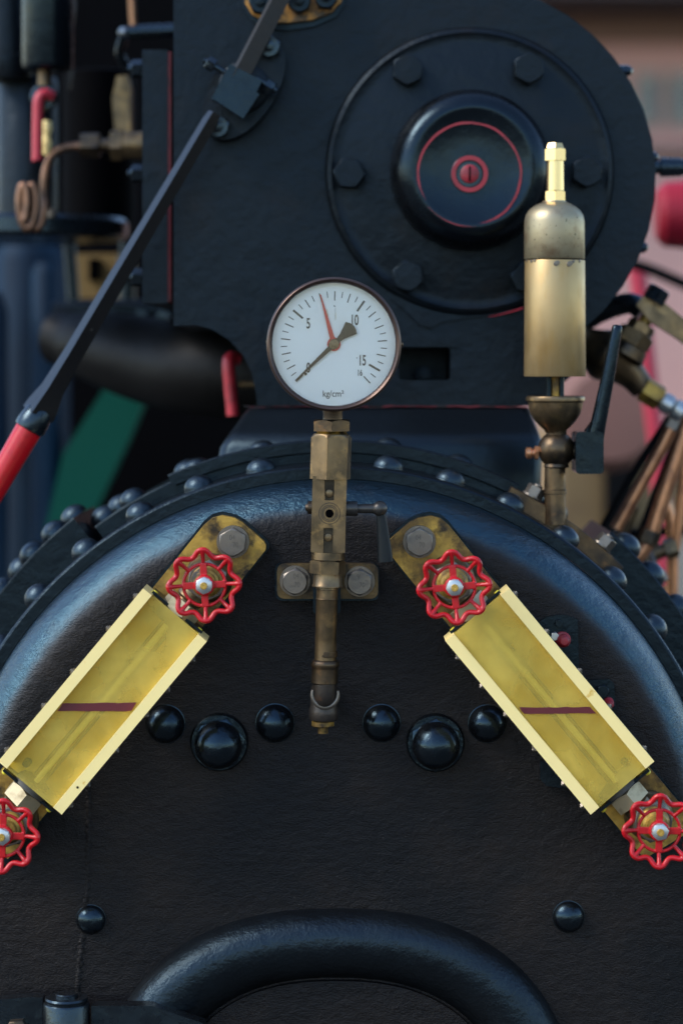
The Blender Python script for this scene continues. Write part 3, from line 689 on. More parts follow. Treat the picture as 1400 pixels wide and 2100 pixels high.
b = NB(); lathe(b, P(706, 1043, yk), (1, 0, -.0), [(0, 15 * sk), (24 * sk, 15 * sk), (27 * sk, 14 * sk), (27 * sk, 9 * sk), (30 * sk, 9 * sk), (40 * sk, 10 * sk), (50 * sk, 9.5 * sk), (62 * sk, 10.5 * sk)] + [(72 * sk + 16 * sk * math.sin(R(t)), 16 * sk * math.cos(R(t))) for t in (-50, -25, 0, 25, 50, 70)] + [(88 * sk, 0)], 30); lv = obj('lever', b, M['leverm'], gk)
M['handle'] = mk('grey_black_handle', (.006, .0085, .010), .42, 0, spec=.22, bumps=((150, .15, .0008),))
b = NB(); tube(b, [P(780, 1053, yk), P(783, 1075, yk), P(786, 1105, yk), P(789, 1140, yk), P(790, 1152, yk)], [x * sk for x in (9.5, 11, 13, 15.5, 16)], 24, flat=.6); obj('lever_handle', b, M['handle'], lv, .0006, ang=50)
ax_ = Vector((-.028, 0, -1))
def stack(name, prof_px, m, parent, start, seg=32, ang=38):
    b_ = NB(); lathe(b_, start, ax_, [(t * sk, r * sk) for t, r in prof_px], seg); return obj(name, b_, m, parent, ang=ang)
st0 = P(673, 1132, yk)
stack('collar', [(0, 34), (15, 34.5), (16, 33)], M['brass'], gk, st0)
b = NB(); hexbolt(b, P(671.5, 1176, yk), (.028, 0, 1), 37 * sk, 29 * sk, R(8)); obj('union_nut', b, M['brass'], gk, .0006)
stack('sleeve', [(44, 29), (66, 29.5), (68, 31), (71, 31), (72, 27)], M['brass'], gk, st0)
stack('pipe', [(71, 23), (76, 23.5), (77, 22), (95, 22), (96, 22.8), (98, 22), (224, 22)], M['brass'], gk, st0)
b = NB(); lathe(b, P(669.5, 1335, yk), ax_, [(0, 22.4 * sk), (10 * sk, 22.8 * sk), (12 * sk, 22.4 * sk)], 32); obj('pipe_band', b, M['bronze'], gk)
stack('coupling', [(221, 24), (224, 28), (228, 29.5), (233, 29.5), (237, 27.5), (240, 27), (268, 27.5), (271, 25), (274, 22)], M['bronze'], gk, st0)
M['darkiron'] = mk('dark_oily_iron', (.045, .036, .030), .36, .6, bumps=((300, .35, .0008),), var=(((.12, .06, .03), 80, .58, .72),))
# elbow: a bulged neck seated in a U shaped lip on the lower body, which is screwed into the plate
b = NB(); e0 = P(666.5, 1399, yk - .001); q = 36 * sk
lathe(b, e0, ax_, [(-.003, 24 * sk), (.004, 24 * sk), (q * .7, 23.5 * sk), (q, 22 * sk), (q * 1.25, 18 * sk), (q * 1.42, 11 * sk), (q * 1.5, 0)], 32); el_ = obj('elbow', b, M['darkiron'], gk, ang=50)
b = NB(); c_ = P(666.5, 1424, yk - .004)
tube(b, [c_ + Vector((26.5 * sk * math.cos(R(a)), 0, 26 * sk * math.sin(R(a)))) for a in range(-200, 21, 8)], [(3.2 + 2.6 * math.sin(R((a + 200) * 180 / 220))) * sk for a in range(-200, 21, 8)], 12); obj('elbow_lip', b, M['bolt'], el_, ang=50)
b = NB(); lathe(b, P(666, 1404, yk + .009), (-.03, 0, -1), [(0, 24 * sk), (6 * sk, 28 * sk), (46 * sk, 29 * sk), (52 * sk, 31 * sk), (66 * sk, 31 * sk), (72 * sk, 29 * sk), (75 * sk, 22 * sk)], 36); lbd = obj('lower_body', b, M['darkiron'], gk)
b = NB(); cyl(b, P(666, 1436, yk + .012), Vector((P(666, 1436, yk + .012).x, .004, P(666, 1436, yk + .012).z)), 26 * sk); obj('inlet_neck', b, M['black'], lbd)
b = NB(); lathe(b, P(662, 1477, yk + .010), (0, 0, -1), [(0, 20 * sk), (2 * sk, 23 * sk), (11 * sk, 23 * sk), (13 * sk, 21 * sk), (13 * sk, 11 * sk), (27 * sk, 10 * sk), (28 * sk, 0)], 30); obj('drain_plug', b, M['castbrass'], gk)
# mounting flange with two bolts
b = NB(); prism(b, rrect(564, 1154, 777, 1232, 14), -.006, -.0005); obj('gasket', b, M['edge'], gk, .001)
M['flangebrass'] = mk('dark_stained_brass', (.14, .088, .032), .42, .6, bumps=((120, .35, .0012),), var=(((.03, .022, .015), 40, .40, .6),), rvar=(60, .3, .6))
b = NB(); prism(b, rrect(568, 1156, 775, 1228, 15), -.016, -.006); obj('mounting_flange', b, M['flangebrass'], gk, .0012)
b = NB(); prism(b, [(641, 1150), (699, 1150), (698, 1255), (690, 1262), (650, 1262), (642, 1255)], -.034, -.0161); obj('backing_block', b, M['black'], gk, .003)
def stamped_bolt(parent, px, py, y, r, ph, words):
    b_ = NB(); lathe(b_, P(px, py, y), (0, -1, 0), [(0, r * 1.12 * px0), (.0018, r * 1.1 * px0)], 36); bw = obj('bolt', b_, M['bolt'], parent)
    b_ = NB(); hexbolt(b_, P(px, py, y - .0018), (0, -1, 0), r * px0, .0115, ph); obj('bolt_head', b_, M['bolt'], bw, .0004)
    yy = y - .0018 - .0115
    for word, dx, dz in words:
        t = text_bm(word, 15 * px0, .8, 0, .00012)
        for v_ in t.verts: v_.co = Vector((v_.co.x + P(px, py, yy).x + dx * px0, yy - .0001 + v_.co.y, v_.co.z + P(px, py, yy).z + dz * px0))
        obj('stamp', t, M['stampm'], bw)
    return bw
M['stampm'] = mk('stamped_lettering', (.10, .085, .07), .6, .4)
stamped_bolt(gk, 605, 1191, -.016, 28, .45, (('04', 2, 9), ('70', 4, -8)))
stamped_bolt(gk, 737, 1192, -.016, 28, .5, (('V', -2, 8), ('70', 5, -8)))

# ================================================================== WATER GAUGES
# one hand wheel mesh, shared by the four valves
hs = S(-.085)
b = NB(); ph0 = R(94)
lob = []
for i in range(96):
    a = 2 * math.pi * i / 96; k = abs(((i % 12) / 12) - 0) ; c8 = math.cos(8 * a)
    rr_ = 66.5 + 6.8 * math.copysign(abs(c8) ** .8, c8)
    lob.append(Vector((rr_ * hs * math.cos(a), -.0025 * (c8 * .5 + .5), rr_ * hs * math.sin(a))))
tube(b, lob, 5.5 * hs, 12, True)
tube(b, [Vector((43 * hs * math.cos(R(a)), .002, 43 * hs * math.sin(R(a)))) for a in range(0, 360, 5)], 3.6 * hs, 10, True)
for k in range(8):
    a = R(45 * k); d_ = Vector((math.cos(a), 0, math.sin(a)))
    tube(b, [d_ * 42 * hs + Vector((0, .0018, 0)), d_ * 55 * hs + Vector((0, .0005, 0)), d_ * 66 * hs + Vector((0, -.0018, 0)), d_ * 72.5 * hs + Vector((0, -.0024, 0))], [3.9 * hs, 4.2 * hs, 5.0 * hs, 5.8 * hs], 12)
for k in range(4):
    a = R(90 * k); d_ = Vector((math.cos(a), 0, math.sin(a))); n_ = Vector((-d_.z, 0, d_.x))
    q0, q1 = d_ * 12 * hs, d_ * 44 * hs; vv = []
    for q in (q0, q1):
        for sx_, sy_ in ((-1, -1), (1, -1), (1, 1), (-1, 1)): vv.append(b.verts.new(q + n_ * 7 * hs * sx_ + Vector((0, .0013 * sy_ + .0012, 0))))
    for f_ in ((3, 2, 1, 0), (4, 5, 6, 7), (0, 1, 5, 4), (1, 2, 6, 5), (2, 3, 7, 6), (3, 0, 4, 7)): b.faces.new([vv[i] for i in f_])
lathe(b, (0, .006, 0), (0, -1, 0), [(0, 18 * hs), (.003, 21 * hs), (.0075, 21 * hs), (.0085, 19.5 * hs), (.0085, 0)], 40)
wheel_me = voxel(mesh_of(b, 'handwheel', M['red'], 60), .95 * hs, M['red'], 3)
b = NB(); hexbolt(b, (0, -.0026, 0), (0, -1, 0), 18 * hs, .0035, .3, washer=16.6 * hs); nut_me = mesh_of(b, 'wheel_nut', M['zinc'])
b = NB(); lathe(b, (0, -.002, 0), (0, -1, 0), [(0, 7.6 * hs), (.0062, 7.6 * hs), (.0068, 6.8 * hs), (.0068, 1.5 * hs), (.0063, 0)], 24); spin_me = mesh_of(b, 'spindle_end', M['castbrass'])

C0 = Vector((210.5, 1438.5)); U0 = Vector((-.6415, .767)); V0 = Vector((.767, .6415)); MX = 668.7
def water_gauge(mir, label, wheels, tilt):
    def uv(u, v, y=None):
        p = C0 + U0 * u + V0 * v; x = 2 * MX - p.x if mir else p.x
        return (x, p.y)
    def W(u, v, y): return P(*uv(u, v), y)
    uax = (W(10, 0, 0) - W(0, 0, 0)).normalized(); vax = (W(0, 10, 0) - W(0, 0, 0)).normalized()
    T = thing('water_gauge', label, 'water gauge', P(*uv(0, 0), 0), 'water gauges slanting down either side of the boiler end')
    def slab(name, poly, y0, y1, m, par, bv=.0006, sg_=2):
        b_ = NB(); prism(b_, [uv(u, v) for u, v in poly], y0, y1); return obj(name, b_, m, par, bv, sg_)
    def rr(u0, v0, u1, v1): return [(u0, v0), (u1, v0), (u1, v1), (u0, v1)]
    topo = [(-222, -70), (-410, -73), (-432, -69), (-449, -57), (-462, -34), (-466, -15), (-464, 44), (-460, 52), (-452, 57), (-368, 59), (-222, 59)]
    big = [(u - 7 if u < -230 else u, v * 1.07) for u, v in topo]
    for sgn, wi in ((1, 0), (-1, 1)):
        po = [(u * sgn, v) for u, v in topo]; pbg = [(u * sgn, v) for u, v in big]
        if sgn < 0: po = [(min(u, 372 if v > 0 else 392), v) for u, v in rr(222, -70, 392, 59)]; pbg = [(u + (7 if u > 230 else 0), v * 1.07) for u, v in po]
        slab('gasket', pbg, -.006, -.0003, M['edge'], T, .001)
        br = slab('valve_bracket', po, -.017, -.006, M['castbrass'], T, .0014, 3)
        bp = uv(-423 * sgn, -5)
        if sgn > 0: stamped_bolt(T, bp[0], bp[1], -.017, 30, .52 + .4 * wi, (('04', -2, 8), ('70', 5, -7)))
        # valve body below the wheel
        wx, wz, yw = wheels[wi]
        wc = P(wx, wz, yw); s3 = S(yw)
        foot = Vector((wc.x, -.017, wc.z))
        b_ = NB(); lathe(b_, foot, (0, -1, 0), [(0, 50 * px0), (.004, 50 * px0), (.006, 46 * px0), (.008, 43 * px0), (.020, 42 * px0), (.026, 37 * px0)], 40); vb = obj('valve_body', b_, M['brass'], T, ang=40)
        b_ = NB(); hexbolt(b_, foot + Vector((0, -.0262, 0)), (0, -1, 0), 42 * px0, .010, .4 + wi); obj('bonnet_nut', b_, M['bolt'], vb, .0006)
        b_ = NB(); lathe(b_, foot + Vector((0, -.0363, 0)), (0, -1, 0), [(0, 32 * px0), (.004, 31 * px0), (.006, 26 * px0), (.009, 25 * px0), (.010, 20 * px0), (.016, 19 * px0), (.0165, 0)], 36); obj('gland_nut', b_, M['castbrass'], vb)
        ln = foot.y - .0528 - (yw + .004)
        b_ = NB(); cyl(b_, foot + Vector((0, -.0525, 0)), Vector((wc.x, yw + .002, wc.z)), 8 * px0, 20); obj('stem', b_, M['castbrass'], vb)
        # side boss catching light (pale nut beside wheel) and connection to the glass
        wu = -320 if sgn == 1 else 338
        yc_ = -.040
        a0 = W(-300 * sgn, 4, yc_); dirn = uax * sgn
        b_ = NB(); lathe(b_, W(-296 * sgn, 2, yc_), dirn, [(0, 30 * px0), (.008, 29 * px0), (.010, 24 * px0), (.0135, 24 * px0)], 32); obj('side_arm', b_, M['brass'], T)
        b_ = NB(); hexbolt(b_, W(-268 * sgn, 2, yc_), dirn, 41 * px0, .0125 if sgn == 1 else .0135, .26 + .3 * wi, up=(0, -1, 0)); obj('packing_nut', b_, M['nutbrass'], T, .0006)
        b_ = NB(); lathe(b_, W(-244 * sgn, 2, yc_), dirn, [(-.003, 25 * px0), (.0, 30 * px0), (.0035, 30 * px0), (.005, 25 * px0), (.012, 22 * px0)], 32); obj('packing_ring', b_, M['bronze'], T)
        # black end block with yellow screws
        slab('end_block', rr(-241 * sgn, -66, -235 * sgn, 66), -.052, -.028, M['black'], T, .0004)
        for vv_ in (-60, 58):
            b_ = NB(); lathe(b_, W(-244 * sgn, vv_, -.047), dirn, [(0, 5 * px0), (.0015, 7 * px0), (.004, 7 * px0)], 14); obj('end_screw', b_, M['yellow'], T)
        b_ = NB(); lathe(b_, W(-233 * sgn, 4, -.0412), dirn, [(0, 41 * px0), (.005, 41 * px0), (.0085, 36 * px0), (.011, 18 * px0)], 36); obj('tube_gland', b_, M['glandm'], T)
        # wheel
        h = place('handwheel', wheel_me, T, wc, (0, tilt[wi], 0)); h.name = 'handwheel'
        n1 = bpy.data.objects.new('wheel_nut', nut_me); COL.objects.link(n1); n1.parent = h; n1.rotation_euler = (0, random.uniform(0, 1), 0)
        n2 = bpy.data.objects.new('spindle_end', spin_me); COL.objects.link(n2); n2.parent = h
    for u_, v_ in ((192, -38), (214, 6), (216, 40)):
        b_ = NB(); lathe(b_, W(u_, v_, -.0315), (0, -1, 0), [(0, 8 * px0), (.012, 8 * px0), (.014, 6 * px0), (.0145, 0)], 18); obj('glass_dark_spot', b_, M['glandm'], T)  # pegs added for the dark spots of the glass reflection
    slab('back_plate', rr(-234, -62, 232, 62), -.031, -.028, M['pitplate'], T, .0004)
    b_ = NB(); a_, c_ = W(-232, 2, -.043), W(230, 2, -.043); d_ = c_ - a_
    lathe(b_, a_, d_, [(0, 15 * px0), (d_.length, 15 * px0)], 32); gt = obj('glass_tube', b_, M['tubeglass'], T)
    b_ = NB(); e_ = vax * (3 * px0); lathe(b_, W(-206, 1, -.0500), d_, [(0, 7 * px0), (d_.length * .93, 6 * px0)], 16); obj('tube_highlight', b_, M['streakm'], gt)  # light streak on the tube, put in as a thin cream rod
    for u_ in (-78, 24):
        b_ = NB(); c0 = W(u_, 2, -.043); n_ = vax; f_ = Vector((0, -1, 0))
        tube(b_, [c0 + (n_ * math.cos(t_) + f_ * math.sin(t_)) * 14.5 * px0 + uax * (4 * math.sin(t_) * px0) for t_ in [R(10 * q_) for q_ in range(0, 15)]], .9 * px0, 8); obj('tube_mark', b_, M['glandm'], gt)
    cvp = slab('cover_glass', rr(-233, -63, 231, 63), -.0605, -.058, M['cover'], T, .0003)
    # red level line, horizontal across the glass
    lp = [(128, 1443), (281, 1441), (270, 1458), (118, 1459)] if not mir else [(1064, 1451), (1209, 1450), (1221, 1463), (1074, 1464)]
    rag = []
    for i in range(4):
        p0, p1 = lp[i], lp[(i + 1) % 4]
        for k in range(12 if i % 2 == 0 else 2):
            t = k / (12 if i % 2 == 0 else 2); rag.append((p0[0] + (p1[0] - p0[0]) * t + random.uniform(-.8, .8), p0[1] + (p1[1] - p0[1]) * t + random.uniform(-.9, .9)))
    b_ = NB(); prism(b_, rag, -.0612, -.06055); obj('level_line', b_, M['maroon'], cvp)
    # side rails: folded brass, with small bolts outside
    for v0, v1, sv_ in ((-85, -62, -1), (62, 85, 1)):
        rl = slab('side_rail', rr(-231.5, v0, 231.5, v1), -.066, -.028, M['palebrass'], T, .0006)
        for u in ((-185, -110, -35, 60, 150, 205) if sv_ > 0 else (-212, -120, -8, 84, 196)):
            b_ = NB(); p_ = W(u + random.uniform(-6, 6), v0 if sv_ < 0 else v1, -.05)
            hexbolt(b_, p_, vax * sv_, 7 * px0, .0016, random.random(), up=(0, -1, 0)); lathe(b_, p_, vax * sv_, [(0, 3.6 * px0), (.0026, 3.6 * px0), (.003, 0)], 12)
            obj('rail_bolt', b_, M['bolt'], rl)
    if not mir:
        b_ = NB(); p_ = W(168, 74, -.0661); lathe(b_, p_ + Vector((0, .0005, 0)), (0, -1, 0), [(0, 2.4 * px0), (.0007, 2.4 * px0), (.0007, 0)], 14); obj('rail_hole', b_, M['slot'], rl)
    return T
M['nutbrass'] = mk('pale_nut_brass', (.46, .37, .22), .4, .6, bumps=((300, .2, .0005),), var=(((.22, .16, .08), 60, .52, .7),))
M['streakm'] = mk('tube_highlight_cream', (.95, .86, .50), .3, 0)  # pale colour of the painted-in highlight along the tube
M['glandm'] = mk('dark_gland_rubber', (.05, .045, .036), .6, 0)
water_gauge(False, 'yellowed water gauge with pale brass rails left of the central column, two red handwheels', ((419, 1200, -.088), (6, 1714, -.088)), (R(-3), R(2)))
water_gauge(True, 'yellowed water gauge with pale brass rails right of the central column, two red handwheels', ((931, 1204, -.088), (1351, 1704, -.088)), (R(-5), R(1)))

# ================================================================== WHISTLE
yw = .10; sw = S(yw)
wh = thing('steam_whistle', 'tall polished brass steam whistle with bowl, ball valve and black lever', 'whistle', P(1137, 1060, yw))
wo = lambda py, px=1137: P(px, py, yw)
def turned(name, px, py_bottom, prof_px, m, par, seg=48, ang=38):
    b_ = NB(); lathe(b_, P(px, py_bottom, yw), (0, 0, 1), [(t * sw, r * sw) for t, r in prof_px], seg); return obj(name, b_, m, par, ang=ang)
turned('pipe', 1137, 1075, [(0, 23), (62, 22), (63, 24), (70, 24), (72, 22), (120, 21)], M['bronze'], wh)
ball = turned('ball_valve', 1140, 885, [(-75, 22), (-72, 26)] + [(-37 + 38 * math.sin(R(a)), 38 * math.cos(R(a))) for a in range(-50, 56, 8)] + [(-6, 21), (4, 21), (8, 24)], M['bronze'], wh)
b = NB(); hexbolt(b, P(1103, 929, yw), (-1, 0, 0), 15 * sw, 8 * sw, .2); lathe(b, P(1096, 929, yw), (-1, 0, 0), [(0, 9 * sw), (6 * sw, 9 * sw), (8 * sw, 12 * sw), (16 * sw, 12 * sw), (19 * sw, 8 * sw), (19 * sw, 0)], 20); obj('spindle_nut', b, M['copper'], wh)
b = NB(); cyl(b, P(1172, 925, yw), P(1186, 925, yw), 17 * sw); obj('spindle', b, M['bronze'], wh)
b = NB(); prism(b, rrect(1180, 886, 1237, 972, 8), yw - .022, yw + .018); lb = obj('lever_block', b, M['hubm'], wh, .0015)
b = NB(); tube(b, smooth_path([P(1217, 928, yw - .010), P(1224, 880, yw - .012), P(1234, 830, yw - .013), P(1246, 770, yw - .014), P(1257, 710, yw - .014), P(1263, 680, yw - .0135), P(1264.5, 669, yw - .013), P(1264.8, 666, yw - .013)], 4), [x * sw for x in [17, 17, 17, 16.6, 16.3, 16, 15.7, 15.3, 15, 14.7, 14.3, 14, 13.6, 13.2, 12.8, 12.4, 12, 11.7, 11.5, 11.2, 11, 10.8, 10.5, 10, 9.4, 8.6, 7.4, 5.5, 3]], 16, flat=.8); obj('lever', b, M['hubm'], wh, ang=70)
b = NB(); prism(b, [(1198, 886), (1226, 848), (1228, 890)], yw - .008, yw + .006); obj('lever_web', b, M['black'], lb, .001)
turned('bowl', 1138, 887, [(0, 20), (6, 24), (14, 33), (26, 44), (38, 51), (52, 55), (62, 56.5), (65, 60), (71, 60.5), (74, 59), (75, 56), (72, 50), (72, 0)], M['brass'], wh)
turned('center_rod', 1138, 816, [(0, 17), (48, 17)], M['castbrass'], wh)
b = NB(); 
for sx_ in (-1, 1): cyl(b, P(1138 + sx_ * 13, 816, yw - .007), P(1138 + sx_ * 13, 770, yw - .007), 5 * sw, 12)
obj('rod_ribs', b, M['black'], wh)
turned('lower_bell', 1137, 772, [(4, 58), (0, 60), (0, 62), (1.5, 63), (236, 61.5), (237.5, 60.8)], M['whistlebrass'], wh, 64)
turned('upper_bell', 1136, 532, [(0, 60.8), (1.5, 62), (78, 61.5), (90, 59), (100, 53), (108, 44), (114, 33), (117, 25), (120, 24), (121, 0)], M['whistledull'], wh, 64, 45)
b = NB(); hexbolt(b, P(1138, 412, yw), (0, 0, 1), 23 * sw, 21 * sw, R(24)); obj('stem_nut', b, M['goldbrass'], wh, .0004)
turned('stem', 1138, 392, [(0, 18), (64, 17)], M['goldbrass'], wh)
b = NB(); hexbolt(b, P(1138, 330, yw), (0, 0, 1), 24 * sw, 26 * sw, R(24)); lathe(b, P(1138, 306, yw), (0, 0, 1), [(0, 21 * sw), (12 * sw, 16 * sw), (13 * sw, 0)], 6, phase=R(24)); obj('tip_nut', b, M['goldbrass'], wh, .0005)
b = NB()
for px, dz in ((1078, 2), (1086, 3), (1092, 2), (1134, 9), (1137, 7), (1161, 10), (1164, 8), (1170, 4), (1184, 3)):
    th = math.asin(max(-.99, min(.99, (px - 1137) / 61.8))); nrm = Vector((math.sin(th), -math.cos(th), 0)); c_ = P(1137, 534 + dz, yw) + nrm * 61.9 * sw
    lathe(b, c_ - nrm * .0005, nrm, [(0, (2.5 + dz * .35) * sw), (.0008, (2.2 + dz * .3) * sw), (.001, 0)], 14)
obj('solder_drips', b, M['bolt'], wh)

# clamp strip with two nuts on the boiler shoulder to the right of the column
cs = thing('clamp_strip', 'brown brass clamp strip with two hex nuts on the right boiler shoulder', 'clamp strip', P(1150, 1060, .1))
obj('strip', arc_bar(RW + .0006, RW + .0150, .096, .112, 26.0, 45.5, 1.0, .0008), M['bronze'], cs, ang=30)
for a in (29.3, 41.3):
    x_, z_ = arch(RW + .0151, a); b = NB(); hexbolt(b, (x_, .104, z_), (math.sin(R(a)), 0, math.cos(R(a))), .0085, .009, .3, washer=.0095); lathe(b, (x_, .104, z_), (math.sin(R(a)), 0, math.cos(R(a))), [(0, .004), (.0118, .004), (.0125, 0)], 14); obj('nut', b, M['bolt'], cs)

# ================================================================== RIGHT HAND FITTINGS
yr = .30; sr = S(yr)
iv = thing('injector_valve', 'weathered brass valve with slanted spindle and lever right of the whistle', 'valve', P(1260, 720, yr))
def RP(px, py, dy=0): return P(px, py, yr + dy)
b = NB(); tube(b, smooth_path([RP(1180, 690), RP(1215, 712), RP(1252, 735), RP(1290, 765), RP(1318, 798)], 6), [x * sr for x in ([30] * 4 + [34, 38, 42, 46, 50, 54, 55, 55, 54, 50, 46, 42, 38, 35, 33, 31, 29, 28, 27, 26, 26])], 28); obj('body', b, M['bronze'], iv, ang=60)
d1 = (RP(1340, 625) - RP(1275, 735)).normalized()
b = NB(); lathe(b, RP(1280, 728, -.012), d1, [(0, 42 * sr), (.010, 38 * sr), (.012, 30 * sr)], 28); obj('bonnet', b, M['bronze'], iv)
b = NB(); hexbolt(b, RP(1292, 706, -.012), d1, 38 * sr, .014, .2); hexbolt(b, RP(1306, 684, -.012), d1, 29 * sr, .011, .5); obj('bonnet_nut', b, M['brass'], iv, .0006)
b = NB(); cyl(b, RP(1312, 676, -.012), RP(1350, 612, -.012), 13 * sr); obj('spindle', b, M['castbrass'], iv)
b = NB(); flatbar(b, [RP(1312, 615, -.015), RP(1345, 640, -.016), RP(1400, 680, -.02), RP(1470, 735, -.02)], [14 * sr, 24 * sr, 20 * sr, 18 * sr], [10 * sr, 14 * sr, 12 * sr, 10 * sr]); obj('lever', b, M['brass'], iv, .002)
b = NB(); hexbolt(b, RP(1337, 618, -.022), d1, 24 * sr, .014, .1); obj('cap_nut', b, M['gloss'], iv, .001)
b = NB(); tube(b, smooth_path([RP(1185, 668, .02), RP(1230, 640, .01), RP(1290, 622, .0), RP(1318, 640, -.005)], 5), 22 * sr, 18); obj('inlet_pipe', b, M['gloss'], iv, ang=60)
d2 = (RP(1370, 832) - RP(1318, 798)).normalized()
b = NB(); hexbolt(b, RP(1318, 796, -.004), d2, 27 * sr, 42 * sr, .3); obj('outlet_nut', b, M['castbrass'], iv, .0006)
b = NB(); lathe(b, RP(1354, 820, -.004), d2, [(0, 17 * sr), (8 * sr, 21 * sr), (24 * sr, 21 * sr), (26 * sr, 14 * sr), (32 * sr, 22 * sr), (50 * sr, 22 * sr), (56 * sr, 12 * sr)], 24); obj('union', b, M['zinc'], iv)

def pipe(name, pts, r, m, label, cat, y=yr, group=None, fits=()):
    b_ = NB(); q = [P(p[0], p[1], y + (p[2] if len(p) > 2 else 0)) for p in pts]
    if fits:
        t = thing(name, label, cat, q[-1], group); tube(b_, smooth_path(q, 8), r * S(y), 18); obj('tube', b_, m, t, ang=60)
        for (px, py, dx, dz, rr_, h_, mm) in fits:
            c_ = P(px, py, y); b2 = NB(); hexbolt(b2, c_, (dx, 0, dz), rr_ * S(y), h_ * S(y), .3); obj('union_nut', b2, mm, t, .0005)
        return t
    tube(b_, smooth_path(q, 8), r * S(y), 18); o = obj(name, b_, m, ang=60); return tag(o, label, cat, group)
GP = 'copper pipes on the right'
pipe('copper_pipe', [(1392, 845), (1360, 910), (1318, 985), (1262, 1085)], 13, M['copper'], 'thin copper pipe slanting down left from the valve union to the boiler shoulder', 'pipe', yr, GP, ((1375, 880, .5, .87, 20, 22, M['bolt']),))
pipe('copper_pipe', [(1412, 860), (1392, 925), (1362, 1010), (1328, 1110), (1296, 1152)], 16, M['copper'], 'bright copper pipe descending beside the slanting one to a union fitting', 'pipe', yr - .02, GP, ((1336, 1088, -.35, -.93, 22, 30, M['bronze']), (1304, 1140, -.8, -.55, 20, 26, M['bronze'])))
pipe('copper_pipe', [(1352, 1010), (1372, 1060), (1378, 1150), (1376, 1260), (1374, 1400)], 12, M['copper'], 'upright dull copper pipe at the right edge below the fittings', 'pipe', yr + .08, GP)
pipe('copper_pipe', [(1408, 900), (1398, 980), (1389, 1080), (1384, 1130)], 9, M['copper'], 'thinnest copper pipe right at the edge beyond the bright one', 'pipe', yr + .03, GP)
pipe('copper_pipe', [(1300, 1040), (1288, 1075), (1270, 1098), (1236, 1108)], 10, M['bronze'], 'short dark brown pipe hooking behind the slanting copper pipe towards the boiler', 'pipe', yr + .05, GP)
pipe('stay_or_shade_rod', [(1384, 838), (1340, 906), (1300, 968), (1246, 1062), (1236, 1084)], 9, M['rubber'], 'shadow line built as a thin black rod just left of the slanting copper pipe', 'rod', yr + .06)  # dark shadow edge of the slanting pipe, put in as a rod
pipe('stay_or_shade_rod', [(1404, 850), (1374, 930), (1342, 1014), (1306, 1112)], 8, M['rubber'], 'shadow line built as a thin black rod just left of the bright copper pipe', 'rod', yr + .05)  # same for the bright pipe: its dark edge is a black rod
sv = thing('stop_valve', 'small dark bronze stop valve at the foot of the bright copper pipe', 'valve', P(1312, 1150, yr + .03))
b = NB(); tube(b, smooth_path([P(1282, 1166, yr + .03), P(1304, 1154, yr + .03), P(1330, 1138, yr + .03), P(1362, 1128, yr + .03)], 5), [x * sr for x in (15, 17, 20, 23, 24, 24, 25, 25, 25, 24, 22, 20, 18, 16, 15, 15)], 20); obj('body', b, M['bronze'], sv, ang=60)
b = NB(); hexbolt(b, P(1362, 1128, yr + .03), (1, 0, .3), 22 * sr, .012, .3); obj('union_nut', b, M['brass'], sv, .0006)
b = NB(); cyl(b, P(1330, 1138, yr + .02), P(1352, 1190, yr + .0), 10 * sr); hexbolt(b, P(1346, 1176, yr + .006), (.38, -.3, -.9), 18 * sr, .010, .2); obj('bonnet', b, M['bolt'], sv)
pipe('copper_pipe', [(1358, 1200), (1352, 1290), (1356, 1420)], 9, M['copper'], 'thin copper tail pipe dropping from the small stop valve', 'pipe', yr + .02, GP)
pipe('control_rod', [(1230, 1106), (1290, 1094), (1420, 1086), (1520, 1082)], 9, M['rubber'], 'thin black horizontal rod crossing behind the copper pipes', 'rod', yr + .1)
pipe('drain_pipe', [(1262, 1128), (1292, 1174), (1330, 1234), (1362, 1290)], 14, mk('faded_pink_paint', (.52, .30, .27), .5), 'short faded pink pipe slanting down beside the boiler shoulder rivets', 'pipe', yr - .04)
b = NB(); lathe(b, P(1335, 343, yr), (1, 0, 0), [(0, 14 * sr), (16 * sr, 14 * sr), (18 * sr, 20 * sr), (60 * sr, 19 * sr), (64 * sr, 16 * sr), (180 * sr, 16 * sr)], 24); tag(obj('shaft', b, M['gloss']), 'black shaft stub sticking out right of the round block', 'shaft')
M['hubred'] = mk('deep_red_paint', (.32, .010, .026), .5, 0, spec=.3)
# red drum and red post further back
b = NB(); lathe(b, P(1345, 440, .75), (1, 0, .0), [(0, 50 * S(.75)), (.008, 66 * S(.75)), (.03, 70 * S(.75)), (.2, 70 * S(.75))], 40); tag(obj('flywheel_hub', b, M['hubred']), 'blurred red round hub at the right edge beside the block', 'hub')
pipe('post', [(1306, 540), (1316, 640), (1335, 820), (1352, 980), (1362, 1300), (1365, 1500)], 19, M['pinkred'], 'blurred red upright post behind the brass valve and copper pipes', 'post', 1.0)
pipe('stay_or_shade_rod', [(1286, 540), (1330, 552), (1420, 590)], 12, M['rubber'], 'blurred dark stay bar crossing the red post near its top', 'rod', .9)
b = NB(); box3(b, P(1150, 890, 1.9), P(1420, 1500, 1.9) + Vector((0, .6, 0))); tb = thing('cabinet', 'tan painted cabinet with a black upright edge, blurred behind the pipes', 'cabinet', P(1285, 1500, 1.9))
obj('carcass', b, M['tan'], tb, .01)
b = NB(); box3(b, P(1242, 880, 1.86), P(1302, 1500, 1.86) + Vector((0, .039, 0))); obj('upright', b, M['rubber'], tb, .005)
b = NB(); box3(b, P(1376, 1110, 1.86), P(1440, 1260, 1.86) + Vector((0, .039, 0))); obj('pale_panel', b, M['winframe'], tb, .005)
